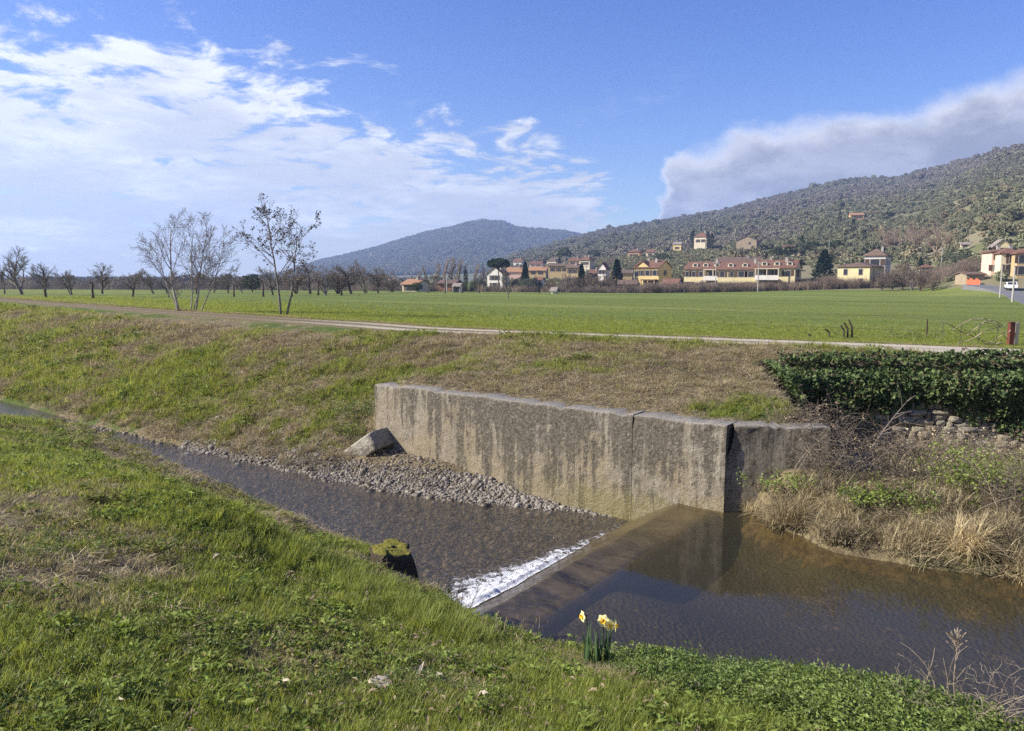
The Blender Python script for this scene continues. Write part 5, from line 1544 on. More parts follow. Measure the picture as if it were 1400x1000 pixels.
for key, shp, n, size, mat, th in (('cypress', cyp, 700, .045, 'conifer', .5), ('conifer', con, 1500, .06, 'conifer', .3), ('umbrella', umb, 1600, .055, 'pine', .80), ('olive', rnd_, 1100, .075, 'olive', .35), ('holm_oak', rnd_, 1200, .075, 'evergreen', .35), ('mimosa', rnd_, 900, .07, 'yellow_bloom', .3)):
    rg = np.random.default_rng(len(key) * 17 + n); lv, lf, lr = crown_cards(rg, n, shp, size)
    tb = MB().tube([(0, 0, -.03), (.01, 0, th * .5), (0, .01, th)], np.array([.028, .022, .016]), 6)
    if shp in (umb, rnd_):
        for q in range(6): tb.tube([(0, 0, th * .85), (.14 * math.cos(q), .14 * math.sin(q), th + .05), (.28 * math.cos(q), .28 * math.sin(q), th + .12)], np.array([.013, .009, .004]), 4)
    EV[key] = (mesh(key + '_trunk', np.concatenate(tb.V), [np.array(f) for f in tb.F.values()], 'bark_brown'), mesh(key + '_crown', lv, lf, mat, {'rnd': lr}))
NAMES = {'cypress': 'cypress_tree', 'conifer': 'conifer_tree', 'umbrella': 'umbrella_pine', 'olive': 'olive_tree', 'holm_oak': 'evergreen_tree', 'mimosa': 'flowering_shrub'}
def evergreen(key, px, yb, yt, label, wide=1.0, group=None, cat='tree'):
    p = hit(px, yb); h = (at(px, yt, p.y) - p).z
    o = add(NAMES[key], None, loc=p, rz=rt.uniform(0, 6), label=label, cat=cat, group=group); o.scale = (h * wide, h * wide, h)
    add('trunk', EV[key][0], o); add('crown', EV[key][1], o)
evergreen('umbrella', 682, 399, 354, 'dark flat-topped umbrella pine over the white villa', .85)
evergreen('conifer', 718, 397, 359, 'dark pointed conifer right of the umbrella pine', .85)
evergreen('olive', 722, 399, 380, 'round blue-green bush in front of the dark pointed conifer', 1.3, cat='bush')
evergreen('cypress', 737, 401, 383, 'small slim cypress at the field edge left of the white shed', 1.0)
evergreen('conifer', 843, 397, 356, 'dark layered cedar left of the bright yellow house', 1.1)
evergreen('conifer', 795, 397, 362, 'dark conifer beside the pale lamp pole', .9)
evergreen('holm_oak', 772, 358, 338, 'dark tree above the roofs of the old village', 1.0)
evergreen('cypress', 947, 346, 315, 'tall dark cypress left of the hillside villa', .9)
evergreen('cypress', 967, 347, 317, 'tall dark cypress in front of the hillside villa, left of the pair', .8)
evergreen('cypress', 973, 347, 319, 'tall dark cypress in front of the hillside villa, right of the pair', .8)
evergreen('cypress', 1096, 350, 322, 'tall dark cypress right of the stone barn', 1.1)
evergreen('cypress', 842, 352, 336, 'small dark cypress left of the orange hillside house', 1.2)
evergreen('holm_oak', 1062, 352, 338, 'dark bushy tree below the stone barn on its right', 1.5)
evergreen('holm_oak', 1080, 352, 336, 'dark bushy tree left of the tall cypress near the barn', 1.3)
evergreen('conifer', 1126, 384, 342, 'broad dark conifer between the terrace and the yellow farmhouse', 1.5)
evergreen('holm_oak', 1142, 345, 328, 'dark round tree high behind the broad conifer', 1.4)
evergreen('holm_oak', 1112, 346, 330, 'dark round tree above the gable of the terrace', 1.5)
evergreen('mimosa', 1018, 343, 334, 'bright yellow flowering shrub against the stone barn', 1.6, cat='shrub')
evergreen('cypress', 1148, 305, 289, 'small cypress left of the little orange house high on the slope', 1.3)
evergreen('cypress', 1166, 322, 300, 'tall cypress below the little orange house', 1.0)
evergreen('cypress', 1182, 330, 314, 'lower cypress below the little orange house', 1.2)
evergreen('holm_oak', 1215, 299, 290, 'dark tree right of the little orange house', 1.8)
evergreen('holm_oak', 345, 400, 374, 'dark evergreen clump on the far plain left of the twin-trunked tree', 1.1)
evergreen('cypress', 637, 399, 369, 'slim dark cypress at the right end of the poplars', .9)
evergreen('olive', 653, 399, 382, 'dark green bush left of the white villa', 1.5, cat='bush')
evergreen('olive', 902, 392, 378, 'small bush at the left end of the bright yellow house', 1.3, cat='bush')
evergreen('holm_oak', 955, 392, 378, 'dark garden bush before the left terrace house', 1.2, cat='bush')
evergreen('holm_oak', 1018, 392, 381, 'dark garden bush before the middle terrace house', 1.8, cat='bush')
evergreen('holm_oak', 876, 396, 384, 'dark green bush under the bright yellow house', 1.4, cat='bush')
evergreen('conifer', 1352, 368, 338, 'dark conifer just left of the tall yellow house on the right', .75)
evergreen('holm_oak', 1368, 330, 318, 'dark tree behind the tall yellow house on the right', 1.4)
evergreen('olive', 1310, 362, 346, 'grey olive tree on the right slope below the tiny stone hut', 1.5)
evergreen('olive', 1298, 360, 345, 'grey olive tree left of the one below the tiny hut', 1.5)
evergreen('holm_oak', 570, 399, 386, 'dark bush beside the orange roofed cottage', 1.4, cat='bush')

# ------------------------------------------------------------------ houses
def plaster(name, col, col2=None):
    m, g = material(name); P = g.coord('Object'); n1 = g.noise(P, .7, 5.0, .65); n2 = g.noise(P, 3.0, 4.0, .6)
    c = g.mix(g.step(.35, .75, n1 * .7 + n2 * .3), col, col2 or tuple(v_ * .78 for v_ in col)); g.out(g.principled(c, .92, .1))
plaster('plaster_yellow', (.58, .465, .22)); plaster('plaster_pale_yellow', (.60, .52, .30)); plaster('plaster_cream', (.60, .53, .39)); plaster('plaster_white', (.62, .59, .54)); plaster('plaster_orange', (.46, .29, .15))
plaster('plaster_ochre', (.46, .35, .19), (.34, .26, .15)); plaster('stone_masonry', (.34, .275, .19), (.22, .18, .125)); plaster('plaster_grey', (.36, .33, .30)); plaster('plaster_pink', (.62, .44, .36)); plaster('brick_masonry', (.30, .16, .10), (.22, .13, .09))
def roofm(name, a, b):
    m, g = material(name); P = g.coord('Object'); x_, y_, z_ = g.xyz(P); n1 = g.noise(P, 1.3, 5.0, .7); w_ = g.m('SINE', x_ * 18.0)
    g.out(g.principled(g.mix(g.step(.3, .72, n1 + w_ * .06), a, b), .9, .1, g.bump(w_, .6, .05)))
roofm('roof_tile', (.125, .068, .050), (.215, .125, .092)); roofm('roof_brown', (.115, .078, .060), (.19, .138, .108)); roofm('roof_orange', (.30, .165, .09), (.37, .225, .135)); roofm('roof_grey', (.20, .17, .15), (.30, .26, .23))
m, g = material('window_glass'); g.out(g.principled((.022, .024, .028), .15, .5))
m, g = material('shutter'); g.out(g.principled((.085, .055, .035), .7, .2))
m, g = material('white_paint'); g.out(g.principled((.74, .73, .70), .7, .2))
unit = MB().box(-.5, .5, -.5, .5, -.5, .5); UV_ = np.concatenate(unit.V); UF_ = [np.array(f) for f in unit.F.values()]
UM = {k: mesh('unit_' + k, UV_, UF_, k) for k in ('window_glass', 'shutter', 'white_paint', 'plaster_grey', 'roof_tile', 'rust_iron')}
HOUSES = []


def piece(name, mk, parent, loc, scale, rz=0.0):
    o = add(name, UM[mk], parent); o.location = loc; o.scale = scale; o.rotation_euler = (0, 0, rz); return o


def hip(L0, L1, W0, W1, z, rise, oh=.45, th=.18):
    x0, x1, y0, y1 = L0 - oh, L1 + oh, W0 - oh, W1 + oh; ry = (y0 + y1) / 2; ins = min((y1 - y0), (x1 - x0)) / 2 * .95
    b = MB(); lo = [(x0, y0, z), (x1, y0, z), (x1, y1, z), (x0, y1, z)]; mid = [(a, c, z + th) for a, c, _ in lo]
    if (x1 - x0) >= (y1 - y0): rid = [(x0 + ins, ry, z + th + rise), (x1 - ins, ry, z + th + rise)]; top = [(4, 5, 9, 8), (5, 6, 9), (6, 7, 8, 9), (7, 4, 8)]
    else: rx = (x0 + x1) / 2; rid = [(rx, y0 + ins, z + th + rise), (rx, y1 - ins, z + th + rise)]; top = [(4, 5, 8), (5, 6, 9, 8), (6, 7, 9), (7, 4, 8, 9)]
    return b.raw(lo + mid + rid, [(0, 3, 2, 1), (0, 1, 5, 4), (1, 2, 6, 5), (2, 3, 7, 6), (3, 0, 4, 7)] + top)


def gable(L0, L1, W0, W1, z, rise, axis_, oh=.45, th=.20):
    b = MB()
    if axis_ == 0: a0, a1, c0, c1 = L0 - oh * .7, L1 + oh * .7, W0, W1
    else: a0, a1, c0, c1 = W0 - oh * .7, W1 + oh * .7, L0, L1
    cm = (c0 + c1) / 2; sl = rise / (cm - c0); e = oh * sl
    poly = [(c0 - oh, z - e), (cm, z + rise), (c1 + oh, z - e), (c1 + oh, z - e + th), (cm, z + rise + th * 1.05), (c0 - oh, z - e + th)]
    # the two slabs share the ridge: keep the section convex per slab
    left = [poly[0], poly[1], poly[4], poly[5]]; right = [poly[1], poly[2], poly[3], poly[4]]
    for s_ in (left, right):
        b.prism([(c_ + .0, z_) for c_, z_ in s_], axis_, a0, a1)
    return b


def house(px0, pxc, px1, yb, ye, yr, label, wall, roof='roof_tile', kind='gable_x', rz=-35, front=(), side=(), floors=2, chim=1, name='house', cat='house', shutters=True, depth=None, base=None):
    """front face spans photo columns px0..pxc, side face pxc..px1 (sizes turned into metres at the place where the house stands)"""
    p = hit(pxc, yb) if base is None else base
    r = p.y; a = R(rz); s = r / FPX
    L = (pxc - px0) * s / max(math.cos(a), .3)
    W = (px1 - pxc) * s / abs(math.sin(a)) if depth is None else depth
    Hh = (at(pxc, ye, r) - p).z; rise = max((at(pxc, yr, r) - p).z - Hh, .4)
    o = add(name, None, loc=p, rz=a, label=label, cat=cat)
    b = MB()
    if kind == 'gable_x': b.prism([(0, -3), (W, -3), (W, Hh), (W / 2, Hh + rise), (0, Hh)], 0, -L, 0)
    elif kind == 'gable_y': b.prism([(-L, -3), (0, -3), (0, Hh), (-L / 2, Hh + rise), (-L, Hh)], 1, 0, W)
    else: b.box(-L, 0, 0, W, -3, Hh)
    b.build('wall', wall, o)
    if kind == 'hip': rb = hip(-L, 0, 0, W, Hh + .002, rise)
    elif kind == 'flat': rb = MB().box(-L - .2, .2, -.2, W + .2, Hh + .002, Hh + .25)
    else: rb = gable(-L, 0, 0, W, Hh + .03, rise, 0 if kind == 'gable_x' else 1)
    ro = rb.build('roof', roof, o)
    for k in range(chim):
        cx, cyy = -L * (.28 + .45 * k), W * (.36 if k == 0 else .6)
        cb = MB().box(cx - .32, cx + .32, cyy - .28, cyy + .28, Hh + rise * .35, Hh + rise + .75).box(cx - .42, cx + .42, cyy - .38, cyy + .38, Hh + rise + .752, Hh + rise + .88)
        cb.build('chimney', 'plaster_grey', ro)
    fh = Hh / floors
    for face, specs in (('f', front), ('s', side)):
        for (f, fl, w_, h_) in specs:
            zc = fh * (fl + .52)
            if face == 'f': loc = (-L + L * f, -.02, zc); rzz = 0
            else: loc = (.02, W * f, zc); rzz = math.pi / 2
            wd = piece('window', 'plaster_grey', o, loc, (w_ + .16, .10, h_ + .16), rzz)
            add('pane', UM['window_glass'], wd).scale = (.82, 1.35, .86)
            if shutters and h_ > .9:
                for sg in (-1, 1):
                    q = add('shutter', UM['shutter'], wd); q.location = (sg * .74, -.1 if face == 'f' else .1, 0); q.scale = (.40, .9, .95)
    HOUSES.append((min(px0, pxc) - 3, max(px1 or pxc, pxc) + 3, r, yr, yb)); o['_dims'] = (L, W, Hh, rise)
    return o, L, W, Hh, rise


W2 = [(f, k, 1.1, 1.35) for f in (.2, .5, .8) for k in (0, 1)]
# bright yellow house with a front gable
o, L, W, Hh, ri = house(870, 900, 925, 396.5, 366, 357, 'bright yellow two-storey house with a front gable left of the terrace', 'plaster_yellow', front=[(.14, 1, .8, 1.5), (.32, 1, .6, 1.5), (.55, 1, 1.3, 1.5), (.84, 1, 1.3, 1.5), (.6, 0, 1.6, 2.0), (.84, 0, 1.0, 2.1)], side=[(.5, 1, 1.0, 1.5), (.25, 0, 1.0, .8)], chim=2)
MB().prism([(-L * .98, Hh - .3), (-L * .36, Hh - .3), (-L * .36, Hh), (-L * .67, Hh + ri * .95), (-L * .98, Hh)], 1, -.06, W * .45).build('gable_wall', 'plaster_yellow', o)
gable(-L * .98, -L * .36, -.06, W * .45, Hh + .03, ri * .95, 1).build('gable_roof', 'roof_tile', o)
MB().box(-L * .62, -L * .05, -1.9, -.02, Hh * .42, Hh * .47).build('porch_roof', 'roof_tile', o)
for f in (.60, .33, .07): MB().box(-L * f - .12, -L * f + .12, -1.8, -1.56, -2.5, Hh * .418).build('porch_post', 'plaster_orange', o)
# terrace of three
def dormers(o, L, W, Hh, ri, fr):
    for f in fr:
        b = MB(); n_ = 8; xc = -L + L * f; w_ = .75
        poly = [(xc - w_, Hh + ri * .30)] + [(xc + w_ * math.cos(t_), Hh + ri * .55 + w_ * .75 * math.sin(t_)) for t_ in np.linspace(math.pi, 0, n_)][::1] + [(xc + w_, Hh + ri * .30)]
        b.prism(poly[::-1], 1, W * .12, W * .40); d_ = b.build('dormer', 'plaster_cream', o)
        q = piece('dormer_window', 'window_glass', d_, (xc, W * .12 - .02, Hh + ri * .58), (.8, .08, .65))
def balcony(o, L, Hh, f0, f1):
    x0, x1 = -L + L * f0, -L + L * f1
    MB().box(x0, x1, -1.7, -.02, Hh * .44, Hh * .49).build('balcony_floor', 'plaster_white', o)
    MB().box(x0, x1, -1.7, -1.58, Hh * .492, Hh * .66).build('balcony_parapet', 'plaster_white', o)
    MB().box(x0 - .1, x1 + .1, -1.75, -.03, Hh * .955, Hh * .985).build('balcony_canopy', 'plaster_cream', o)
    for x_ in (x0 + .1, (x0 + x1) / 2, x1 - .1): MB().box(x_ - .1, x_ + .1, -1.69, -1.5, Hh * .662, Hh * .953).build('balcony_post', 'plaster_cream', o)
    MB().box(x0 + .6, x1 - .6, -.06, -.01, .1, Hh * .36).build('garage_door', 'shutter', o)
def stair(o, L, Hh, f):
    x0 = -L + L * f; n_ = 8
    for k in range(n_): MB().box(x0 - 3.2 * (1 - k / n_), x0 - 3.2 * (1 - (k + 1) / n_) + .02, -1.69, -.6, -1.0, Hh * .46 * (k + 1) / n_).build('step', 'plaster_grey', o)
TW = [(.12, 1, .9, 1.4), (.34, 1, .9, 1.4), (.13, 0, 1.2, 1.2)]
o, L, W, Hh, ri = house(941, 990, 1018, 396, 368, 358, 'left house of the yellow terrace with white arched dormers', 'plaster_pale_yellow', front=[(.08, 1, .9, 1.4), (.24, 1, .9, 1.4), (.42, 1, .9, 1.4), (.13, 0, 1.3, 1.2), (.66, 1, 1.4, 1.5), (.88, 1, 1.4, 1.5)], chim=1, rz=-28)
dormers(o, L, W, Hh, ri, (.24, .50, .78)); balcony(o, L, Hh, .52, .98); stair(o, L, Hh, .50)
o, L, W, Hh, ri = house(989, 1046, 1075, 396, 368.5, 357.5, 'middle house of the yellow terrace with white arched dormers', 'plaster_pale_yellow', front=[(.10, 1, 1.2, 1.4), (.30, 1, .8, 1.4), (.50, 1, 1.6, 1.4), (.70, 1, 1.6, 1.4), (.88, 1, 1.2, 1.5)], chim=1, rz=-28)
dormers(o, L, W, Hh, ri, (.25, .55, .85)); stair(o, L, Hh, 1.0)
o, L, W, Hh, ri = house(1040, 1086, 1117, 396, 366.5, 355.5, 'right house of the yellow terrace with a pale shaded gable end', 'plaster_pale_yellow', front=[(.12, 1, 1.4, 1.5), (.42, 1, 1.4, 1.5), (.82, 1, 1.4, 1.3)], side=[(.34, 1, 1.5, 1.9), (.58, 1, 1.0, 1.9), (.4, 0, 2.0, 1.6)], chim=2, rz=-28)
dormers(o, L, W, Hh, ri, (.20, .52, .84)); balcony(o, L, Hh, .02, .62)
MB().box(.02, 1.5, W * .15, W * .75, Hh * .86, Hh * .90).build('awning', 'roof_tile', o); MB().box(.02, 1.3, W * .2, W * .7, Hh * .44, Hh * .48).build('side_balcony', 'plaster_grey', o)
house(985, 1040, 1046, 384, 358, 352, 'long brown roof rising behind the middle of the terrace', 'plaster_ochre', 'roof_brown', chim=1, rz=-10, depth=9)
# farmhouse: low yellow front and taller white house behind
house(1156, 1188, 1236, 394, 365, 359, 'low yellow farmhouse partly hidden by bare trees', 'plaster_pale_yellow', 'roof_brown', 'hip', front=[(.25, 1, .9, 1.5), (.72, 1, .9, 1.5), (.72, 0, 1.2, 2.0)], side=[(.25, 1, .9, 1.5), (.7, 1, .9, 1.5)], chim=0, rz=-40, shutters=False)
o, L, W, Hh, ri = house(1187, 1209, 1248, 386, 350, 340, 'white house with a broad brown hipped roof behind the yellow farmhouse', 'plaster_white', 'roof_brown', 'hip', front=[(.5, 1, 2.6, 1.8)], side=[(.3, 1, 1.2, 1.2), (.7, 1, 1.2, 1.2)], chim=1, rz=-32)
# right edge of the village
house(1362, 1379, 1388, 365, 336, 328, 'tall narrow yellow house with a gabled front high on the right', 'plaster_pale_yellow', 'roof_grey', 'gable_y', front=[(.5, 1, 2.0, 1.3), (.5, 0, 3.0, 1.5)], rz=-20, chim=0)
house(1371, 1394, 1400, 376, 347, 340, 'cream house with a red hipped roof and balcony at the right', 'plaster_cream', 'roof_tile', 'hip', front=[(.55, 1, 1.0, 1.9), (.42, 0, 1.3, 2.0), (.68, 0, 1.0, 2.0)], rz=-14, depth=8, chim=2)
house(1395, 1425, 1440, 378, 347, 340, 'ochre house cut by the right edge of the picture', 'plaster_ochre', 'roof_tile', 'hip', front=[(.16, 1, 1.2, 1.6), (.16, 0, 1.2, 1.8), (.5, 1, 1.2, 1.6)], rz=-14, depth=8, chim=1)
house(1357, 1371, 1374, 374, 345, 342, 'pinkish white annex left of the cream house at the right', 'plaster_pink', 'roof_tile', 'hip', front=[(.6, 1, 1.0, 1.0), (.5, 0, 1.6, 1.2)], rz=-14, depth=6, chim=0)
house(1324, 1346, 1350, 383, 376, 373, 'low stone outbuilding behind the orange netting', 'stone_masonry', 'roof_brown', 'gable_x', rz=-10, depth=6, chim=0, floors=1, name='outbuilding', cat='building')
house(1316, 1325, 1328, 341, 334, 332, 'tiny pale stone hut alone on the terraced slope', 'plaster_cream', 'roof_grey', 'gable_x', front=[(.5, 0, 1.2, 1.4)], rz=-25, chim=0, floors=1, name='hut', cat='hut', shutters=False)
# hillside houses
house(951, 966, 976, 346, 324, 317, 'cream hillside villa with a red hipped roof among cypresses', 'plaster_cream', 'roof_tile', 'hip', front=[(.3, 1, 1.2, 1.6), (.7, 1, 1.2, 1.6)], side=[(.5, 1, 1.2, 1.6)], rz=-32, chim=1)
house(921, 931, 936, 345, 334, 331, 'small yellow house left of the cypress on the hillside', 'plaster_yellow', 'roof_grey', 'gable_x', front=[(.5, 0, 1.4, 1.4)], rz=-28, chim=0, floors=1)
house(1010, 1034, 1047, 344, 329, 323, 'square stone barn with a low roof on the hillside', 'stone_masonry', 'roof_brown', 'gable_y', front=[(.65, 1, .9, 1.2), (.3, 0, 1.0, 1.4)], rz=-25, chim=0, name='barn', cat='barn', shutters=False)
house(1072, 1086, 1091, 350, 338, 336, 'ruined pale stone house half hidden by dark trees', 'plaster_cream', 'roof_tile', 'gable_x', front=[(.3, 0, 1.2, 1.6), (.75, 0, 1.2, 1.6)], rz=-20, chim=0, floors=1)
house(860, 874, 880, 354, 345, 341, 'orange house with a brown hipped roof on the lower hillside', 'plaster_orange', 'roof_tile', 'hip', front=[(.3, 0, 1.2, 1.4), (.7, 0, 1.2, 1.4)], rz=-25, chim=1, floors=1)
house(1165, 1181, 1185, 300, 294, 291, 'little orange house alone high on the slope', 'plaster_orange', 'roof_orange', 'gable_x', front=[(.3, 0, 1.6, 1.6), (.7, 0, 1.6, 1.6)], rz=-15, chim=0, floors=1)
# old village
house(750, 777, 782, 384, 364, 361, 'long old stone house at the left of the old village', 'plaster_ochre', 'roof_brown', 'gable_x', front=[(.2, 1, .9, 1.2), (.5, 1, .9, 1.2), (.8, 1, .9, 1.2)], rz=-15, depth=8, chim=1)
house(775, 790, 796, 388, 366, 362, 'tall ochre stone house right of the long old one', 'plaster_ochre', 'roof_brown', 'gable_x', front=[(.3, 1, .9, 1.3), (.7, 1, .9, 1.3), (.3, 0, .9, 1.3), (.7, 0, .9, 1.3)], rz=-22, chim=1)
house(778, 792, 798, 374, 357, 353, 'upper village house with a dark red roof on the left', 'plaster_ochre', 'roof_tile', 'gable_x', front=[(.3, 1, .9, 1.2), (.7, 1, .9, 1.2)], rz=-20, chim=1)
house(793, 806, 815, 374, 356, 351, 'upper village house with a dark red roof on the right', 'plaster_cream', 'roof_tile', 'hip', front=[(.3, 1, .9, 1.2), (.7, 1, .9, 1.2)], rz=-28, chim=2)
house(818, 828, 834, 388, 367, 360, 'white house with a steep red roof behind the dark cedar', 'plaster_white', 'roof_tile', 'gable_y', front=[(.3, 1, 1.1, 1.3), (.7, 1, 1.1, 1.3)], rz=-28, chim=0)
house(836, 864, 869, 390, 374, 370, 'low brown roofed house between the cedar and the yellow house', 'plaster_ochre', 'roof_brown', 'gable_x', rz=-12, depth=7, chim=0, floors=1)
house(846, 870, 874, 398, 389, 384, 'long dark roofed shed below the cedar', 'brick_masonry', 'roof_brown', 'gable_x', rz=-10, depth=6, chim=0, floors=1, name='shed', cat='shed')
house(907, 926, 937, 399, 388, 382, 'low white outbuilding with a red roof right of the bright yellow house', 'plaster_white', 'roof_tile', 'gable_x', rz=-30, chim=0, floors=1, name='outbuilding', cat='building')
house(666, 687, 696, 396, 375, 366, 'white villa with a gabled front under the umbrella pine', 'plaster_white', 'roof_tile', 'gable_y', front=[(.35, 1, 1.1, 1.6), (.62, 1, 1.1, 1.6), (.5, 0, 2.0, 1.8)], rz=-25, chim=1)
house(692, 714, 718, 386, 372, 366, 'long orange roofed house right of the white villa', 'plaster_pink', 'roof_orange', 'gable_x', rz=-12, depth=9, chim=1)
house(722, 746, 752, 384, 370, 365, 'house with a patchy orange roof right of the dark conifer', 'plaster_ochre', 'roof_orange', 'gable_x', front=[(.3, 1, 1, 1.2), (.7, 1, 1, 1.2)], rz=-14, depth=8, chim=2)
house(724, 740, 744, 368, 361, 358, 'small pink house with a pale roof above the patchy orange one', 'plaster_pink', 'roof_tile', 'gable_x', front=[(.3, 0, 1, 1.2), (.7, 0, 1, 1.2)], rz=-14, depth=7, chim=0, floors=1)
house(730, 740, 745, 396, 384, 380, 'small white house with a red roof beside the round bush', 'plaster_white', 'roof_tile', 'gable_x', front=[(.35, 0, 1, 1.4), (.75, 0, 1, 1.4)], rz=-28, chim=0, floors=1)
house(754, 760, 763, 402, 397, 395.5, 'tiny white shed at the edge of the field', 'plaster_white', 'roof_grey', 'gable_x', rz=-25, chim=0, floors=1, name='shed', cat='shed')
house(549, 570, 576, 399, 389, 383, 'cottage with a bright orange roof right of the bare grove', 'plaster_cream', 'roof_orange', 'gable_x', front=[(.4, 0, 1, 1.3), (.75, 0, 1, 1.3)], rz=-20, depth=7, chim=1, floors=1)
house(524, 540, 545, 398, 386, 382, 'white house between the bare grove and the orange roofed cottage', 'plaster_white', 'roof_grey', 'gable_x', front=[(.3, 0, 1, 1.3), (.7, 0, 1, 1.3)], rz=-20, depth=7, chim=1, floors=1)
house(598, 622, 628, 399, 388, 384, 'long dark brick shed in front of the poplars', 'brick_masonry', 'roof_brown', 'gable_x', rz=-12, depth=7, chim=0, floors=1, name='shed', cat='shed')
house(620, 629, 632, 400, 391, 389, 'small white garage right of the long brick shed', 'plaster_white', 'roof_grey', 'gable_x', front=[(.4, 0, 1.6, 1.6)], rz=-20, chim=0, floors=1, name='garage', cat='garage', shutters=False)
house(345, 354, 357, 391, 387.5, 386.5, 'long white barn far away on the plain', 'plaster_white', 'roof_grey', 'gable_x', rz=-10, depth=10, chim=0, floors=1, name='barn', cat='barn')
house(676, 689, 694, 374, 364, 360, 'pale house half hidden above the umbrella pine', 'plaster_cream', 'roof_tile', 'gable_x', front=[(.3, 0, 1, 1.3), (.7, 0, 1, 1.3)], rz=-20, depth=7, chim=1, floors=1)
house(702, 713, 717, 366, 358, 354, 'small pale house high behind the long orange roof', 'plaster_white', 'roof_tile', 'gable_x', front=[(.5, 0, 1, 1.3)], rz=-20, depth=7, chim=1, floors=1)
house(748, 760, 765, 366, 357, 353, 'cream house above the left end of the old village', 'plaster_cream', 'roof_brown', 'hip', front=[(.3, 0, 1, 1.3), (.7, 0, 1, 1.3)], rz=-22, depth=7, chim=1, floors=1)
house(806, 816, 820, 386, 374, 369, 'ochre house between the lamp pole and the white house', 'plaster_ochre', 'roof_tile', 'gable_x', front=[(.3, 1, .9, 1.2), (.7, 1, .9, 1.2)], rz=-20, depth=7, chim=1)
house(884, 894, 898, 352, 345, 341, 'small cream house right of the orange hillside house', 'plaster_cream', 'roof_tile', 'gable_x', front=[(.5, 0, 1.2, 1.3)], rz=-24, depth=7, chim=0, floors=1)
house(1262, 1274, 1279, 374, 366, 362, 'small pale house right of the farmhouse trees', 'plaster_cream', 'roof_tile', 'hip', front=[(.3, 0, 1, 1.3), (.7, 0, 1, 1.3)], rz=-24, depth=7, chim=0, floors=1)
evergreen('cypress', 660, 378, 360, 'slim cypress left of the pale house above the pine', 1.0)
evergreen('cypress', 765, 372, 352, 'slim dark cypress above the long old stone house', 1.0)
evergreen('holm_oak', 812, 358, 342, 'dark round tree above the upper village roofs', 1.3)
evergreen('holm_oak', 905, 362, 346, 'dark bushy tree on the slope behind the bright yellow house', 1.4)
evergreen('cypress', 1204, 338, 322, 'slim cypress at the left of the bare copse', 1.1)
evergreen('conifer', 1258, 372, 352, 'dark conifer right of the white farmhouse', .9)
evergreen('holm_oak', 990, 350, 338, 'dark round tree between villa and stone barn', 1.4)
# far church on the shoulder of the blue hill
p = hit(512, 353, 1500); s = p.y / FPX
o = add('church', None, loc=p, rz=R(-25), label='pale church with a bell tower on the shoulder of the distant hill', cat='church')
MB().box(-5 * s, 0, 0, 4 * s, -20, 3.2 * s).build('nave', 'plaster_cream', o)
gable(-5 * s, 0, 0, 4 * s, 3.25 * s, 1.6 * s, 0, .6).build('roof', 'roof_tile', o)
MB().box(-6.6 * s, -4.2 * s, -.6 * s, 1.6 * s, -20, 6.5 * s).build('tower', 'plaster_ochre', o); hip(-6.6 * s, -4.2 * s, -.6 * s, 1.6 * s, 6.51 * s, 1.3 * s).build('tower_roof', 'roof_tile', o)
for f in (.3, .7): piece('window', 'window_glass', o, (-6.6 * s + 2.4 * s * f, -.6 * s - .1, 5.2 * s), (.4 * s, .4, .9 * s))
for i, (px, py) in enumerate(((628, 334), (589, 329), (648, 326))):
    p = hit(px, py, 1500); s = p.y / FPX
    o = add('hill_house', None, loc=p, rz=R(-20), label=('pale speck of a house in the middle of the distant hill', 'pale speck of a house on the left slope of the distant hill', 'pale speck of a house below the summit of the distant hill')[i], cat='house')
    MB().box(-1.6 * s, 0, 0, 2 * s, -8, 1.2 * s).build('wall', 'plaster_white', o); gable(-1.6 * s, 0, 0, 2 * s, 1.22 * s, .5 * s, 0, .4).build('roof', 'roof_grey', o)

# ------------------------------------------------------------------ poles, netting, road, car
m, g = material('concrete_pole'); P = g.coord('Object'); n1 = g.noise(P, 3.0, 4.0, .6); g.out(g.principled(g.mix(n1, (.26, .245, .22), (.40, .38, .35)), .85, .2))
def pole(px, yb, yt, label, arm=True):
    p = hit(px, yb); h = (at(px, yt, p.y) - p).z
    o = add('utility_pole', None, loc=p, label=label, cat='pole', group='utility poles of the village')
    MB().tube([(0, 0, -.3), (0, 0, h)], np.array([.15, .10]), 8).build('mast', 'concrete_pole', o)
    if arm:
        MB().box(-.8, .8, -.06, .06, h - .55, h - .42).build('crossarm', 'concrete_pole', o)
        for x_ in (-.7, 0, .7): MB().tube([(x_, 0, h - .42), (x_, 0, h - .22)], .05, 6).build('insulator', 'white_paint', o)
pole(611, 400, 380, 'short pale pole in front of the poplars')
pole(801, 397, 362, 'pale pole in front of the old village')
pole(867, 397, 370, 'pale pole left of the bright yellow house')
pole(978, 399, 358, 'grey pole in front of the left terrace house')
pole(1036, 399, 358, 'grey pole in front of the middle terrace house')
pole(1133, 350, 328, 'pale pole above the broad dark conifer')
pole(1287, 361, 340, 'pale pole on the slope right of the bare copse')
pole(1367, 407, 363, 'pale pole at the field edge left of the car', False)
pole(1384, 413, 365, 'pale pole beside the road, nearest the right edge', False)
m, g = material('orange_net'); P = g.coord('Object'); n1 = g.noise(P, 4.0, 3.0, .6); g.out(g.principled(g.mix(n1, (.62, .10, .05), (.75, .18, .09)), .8, .1))
o = add('safety_netting', None, loc=hit(1312, 389), label='sagging bright orange safety netting on the slope at the right', cat='netting')
pts = [hit(1311 + k * 2.6, 389 + .15 * k) - o.location for k in range(12)]
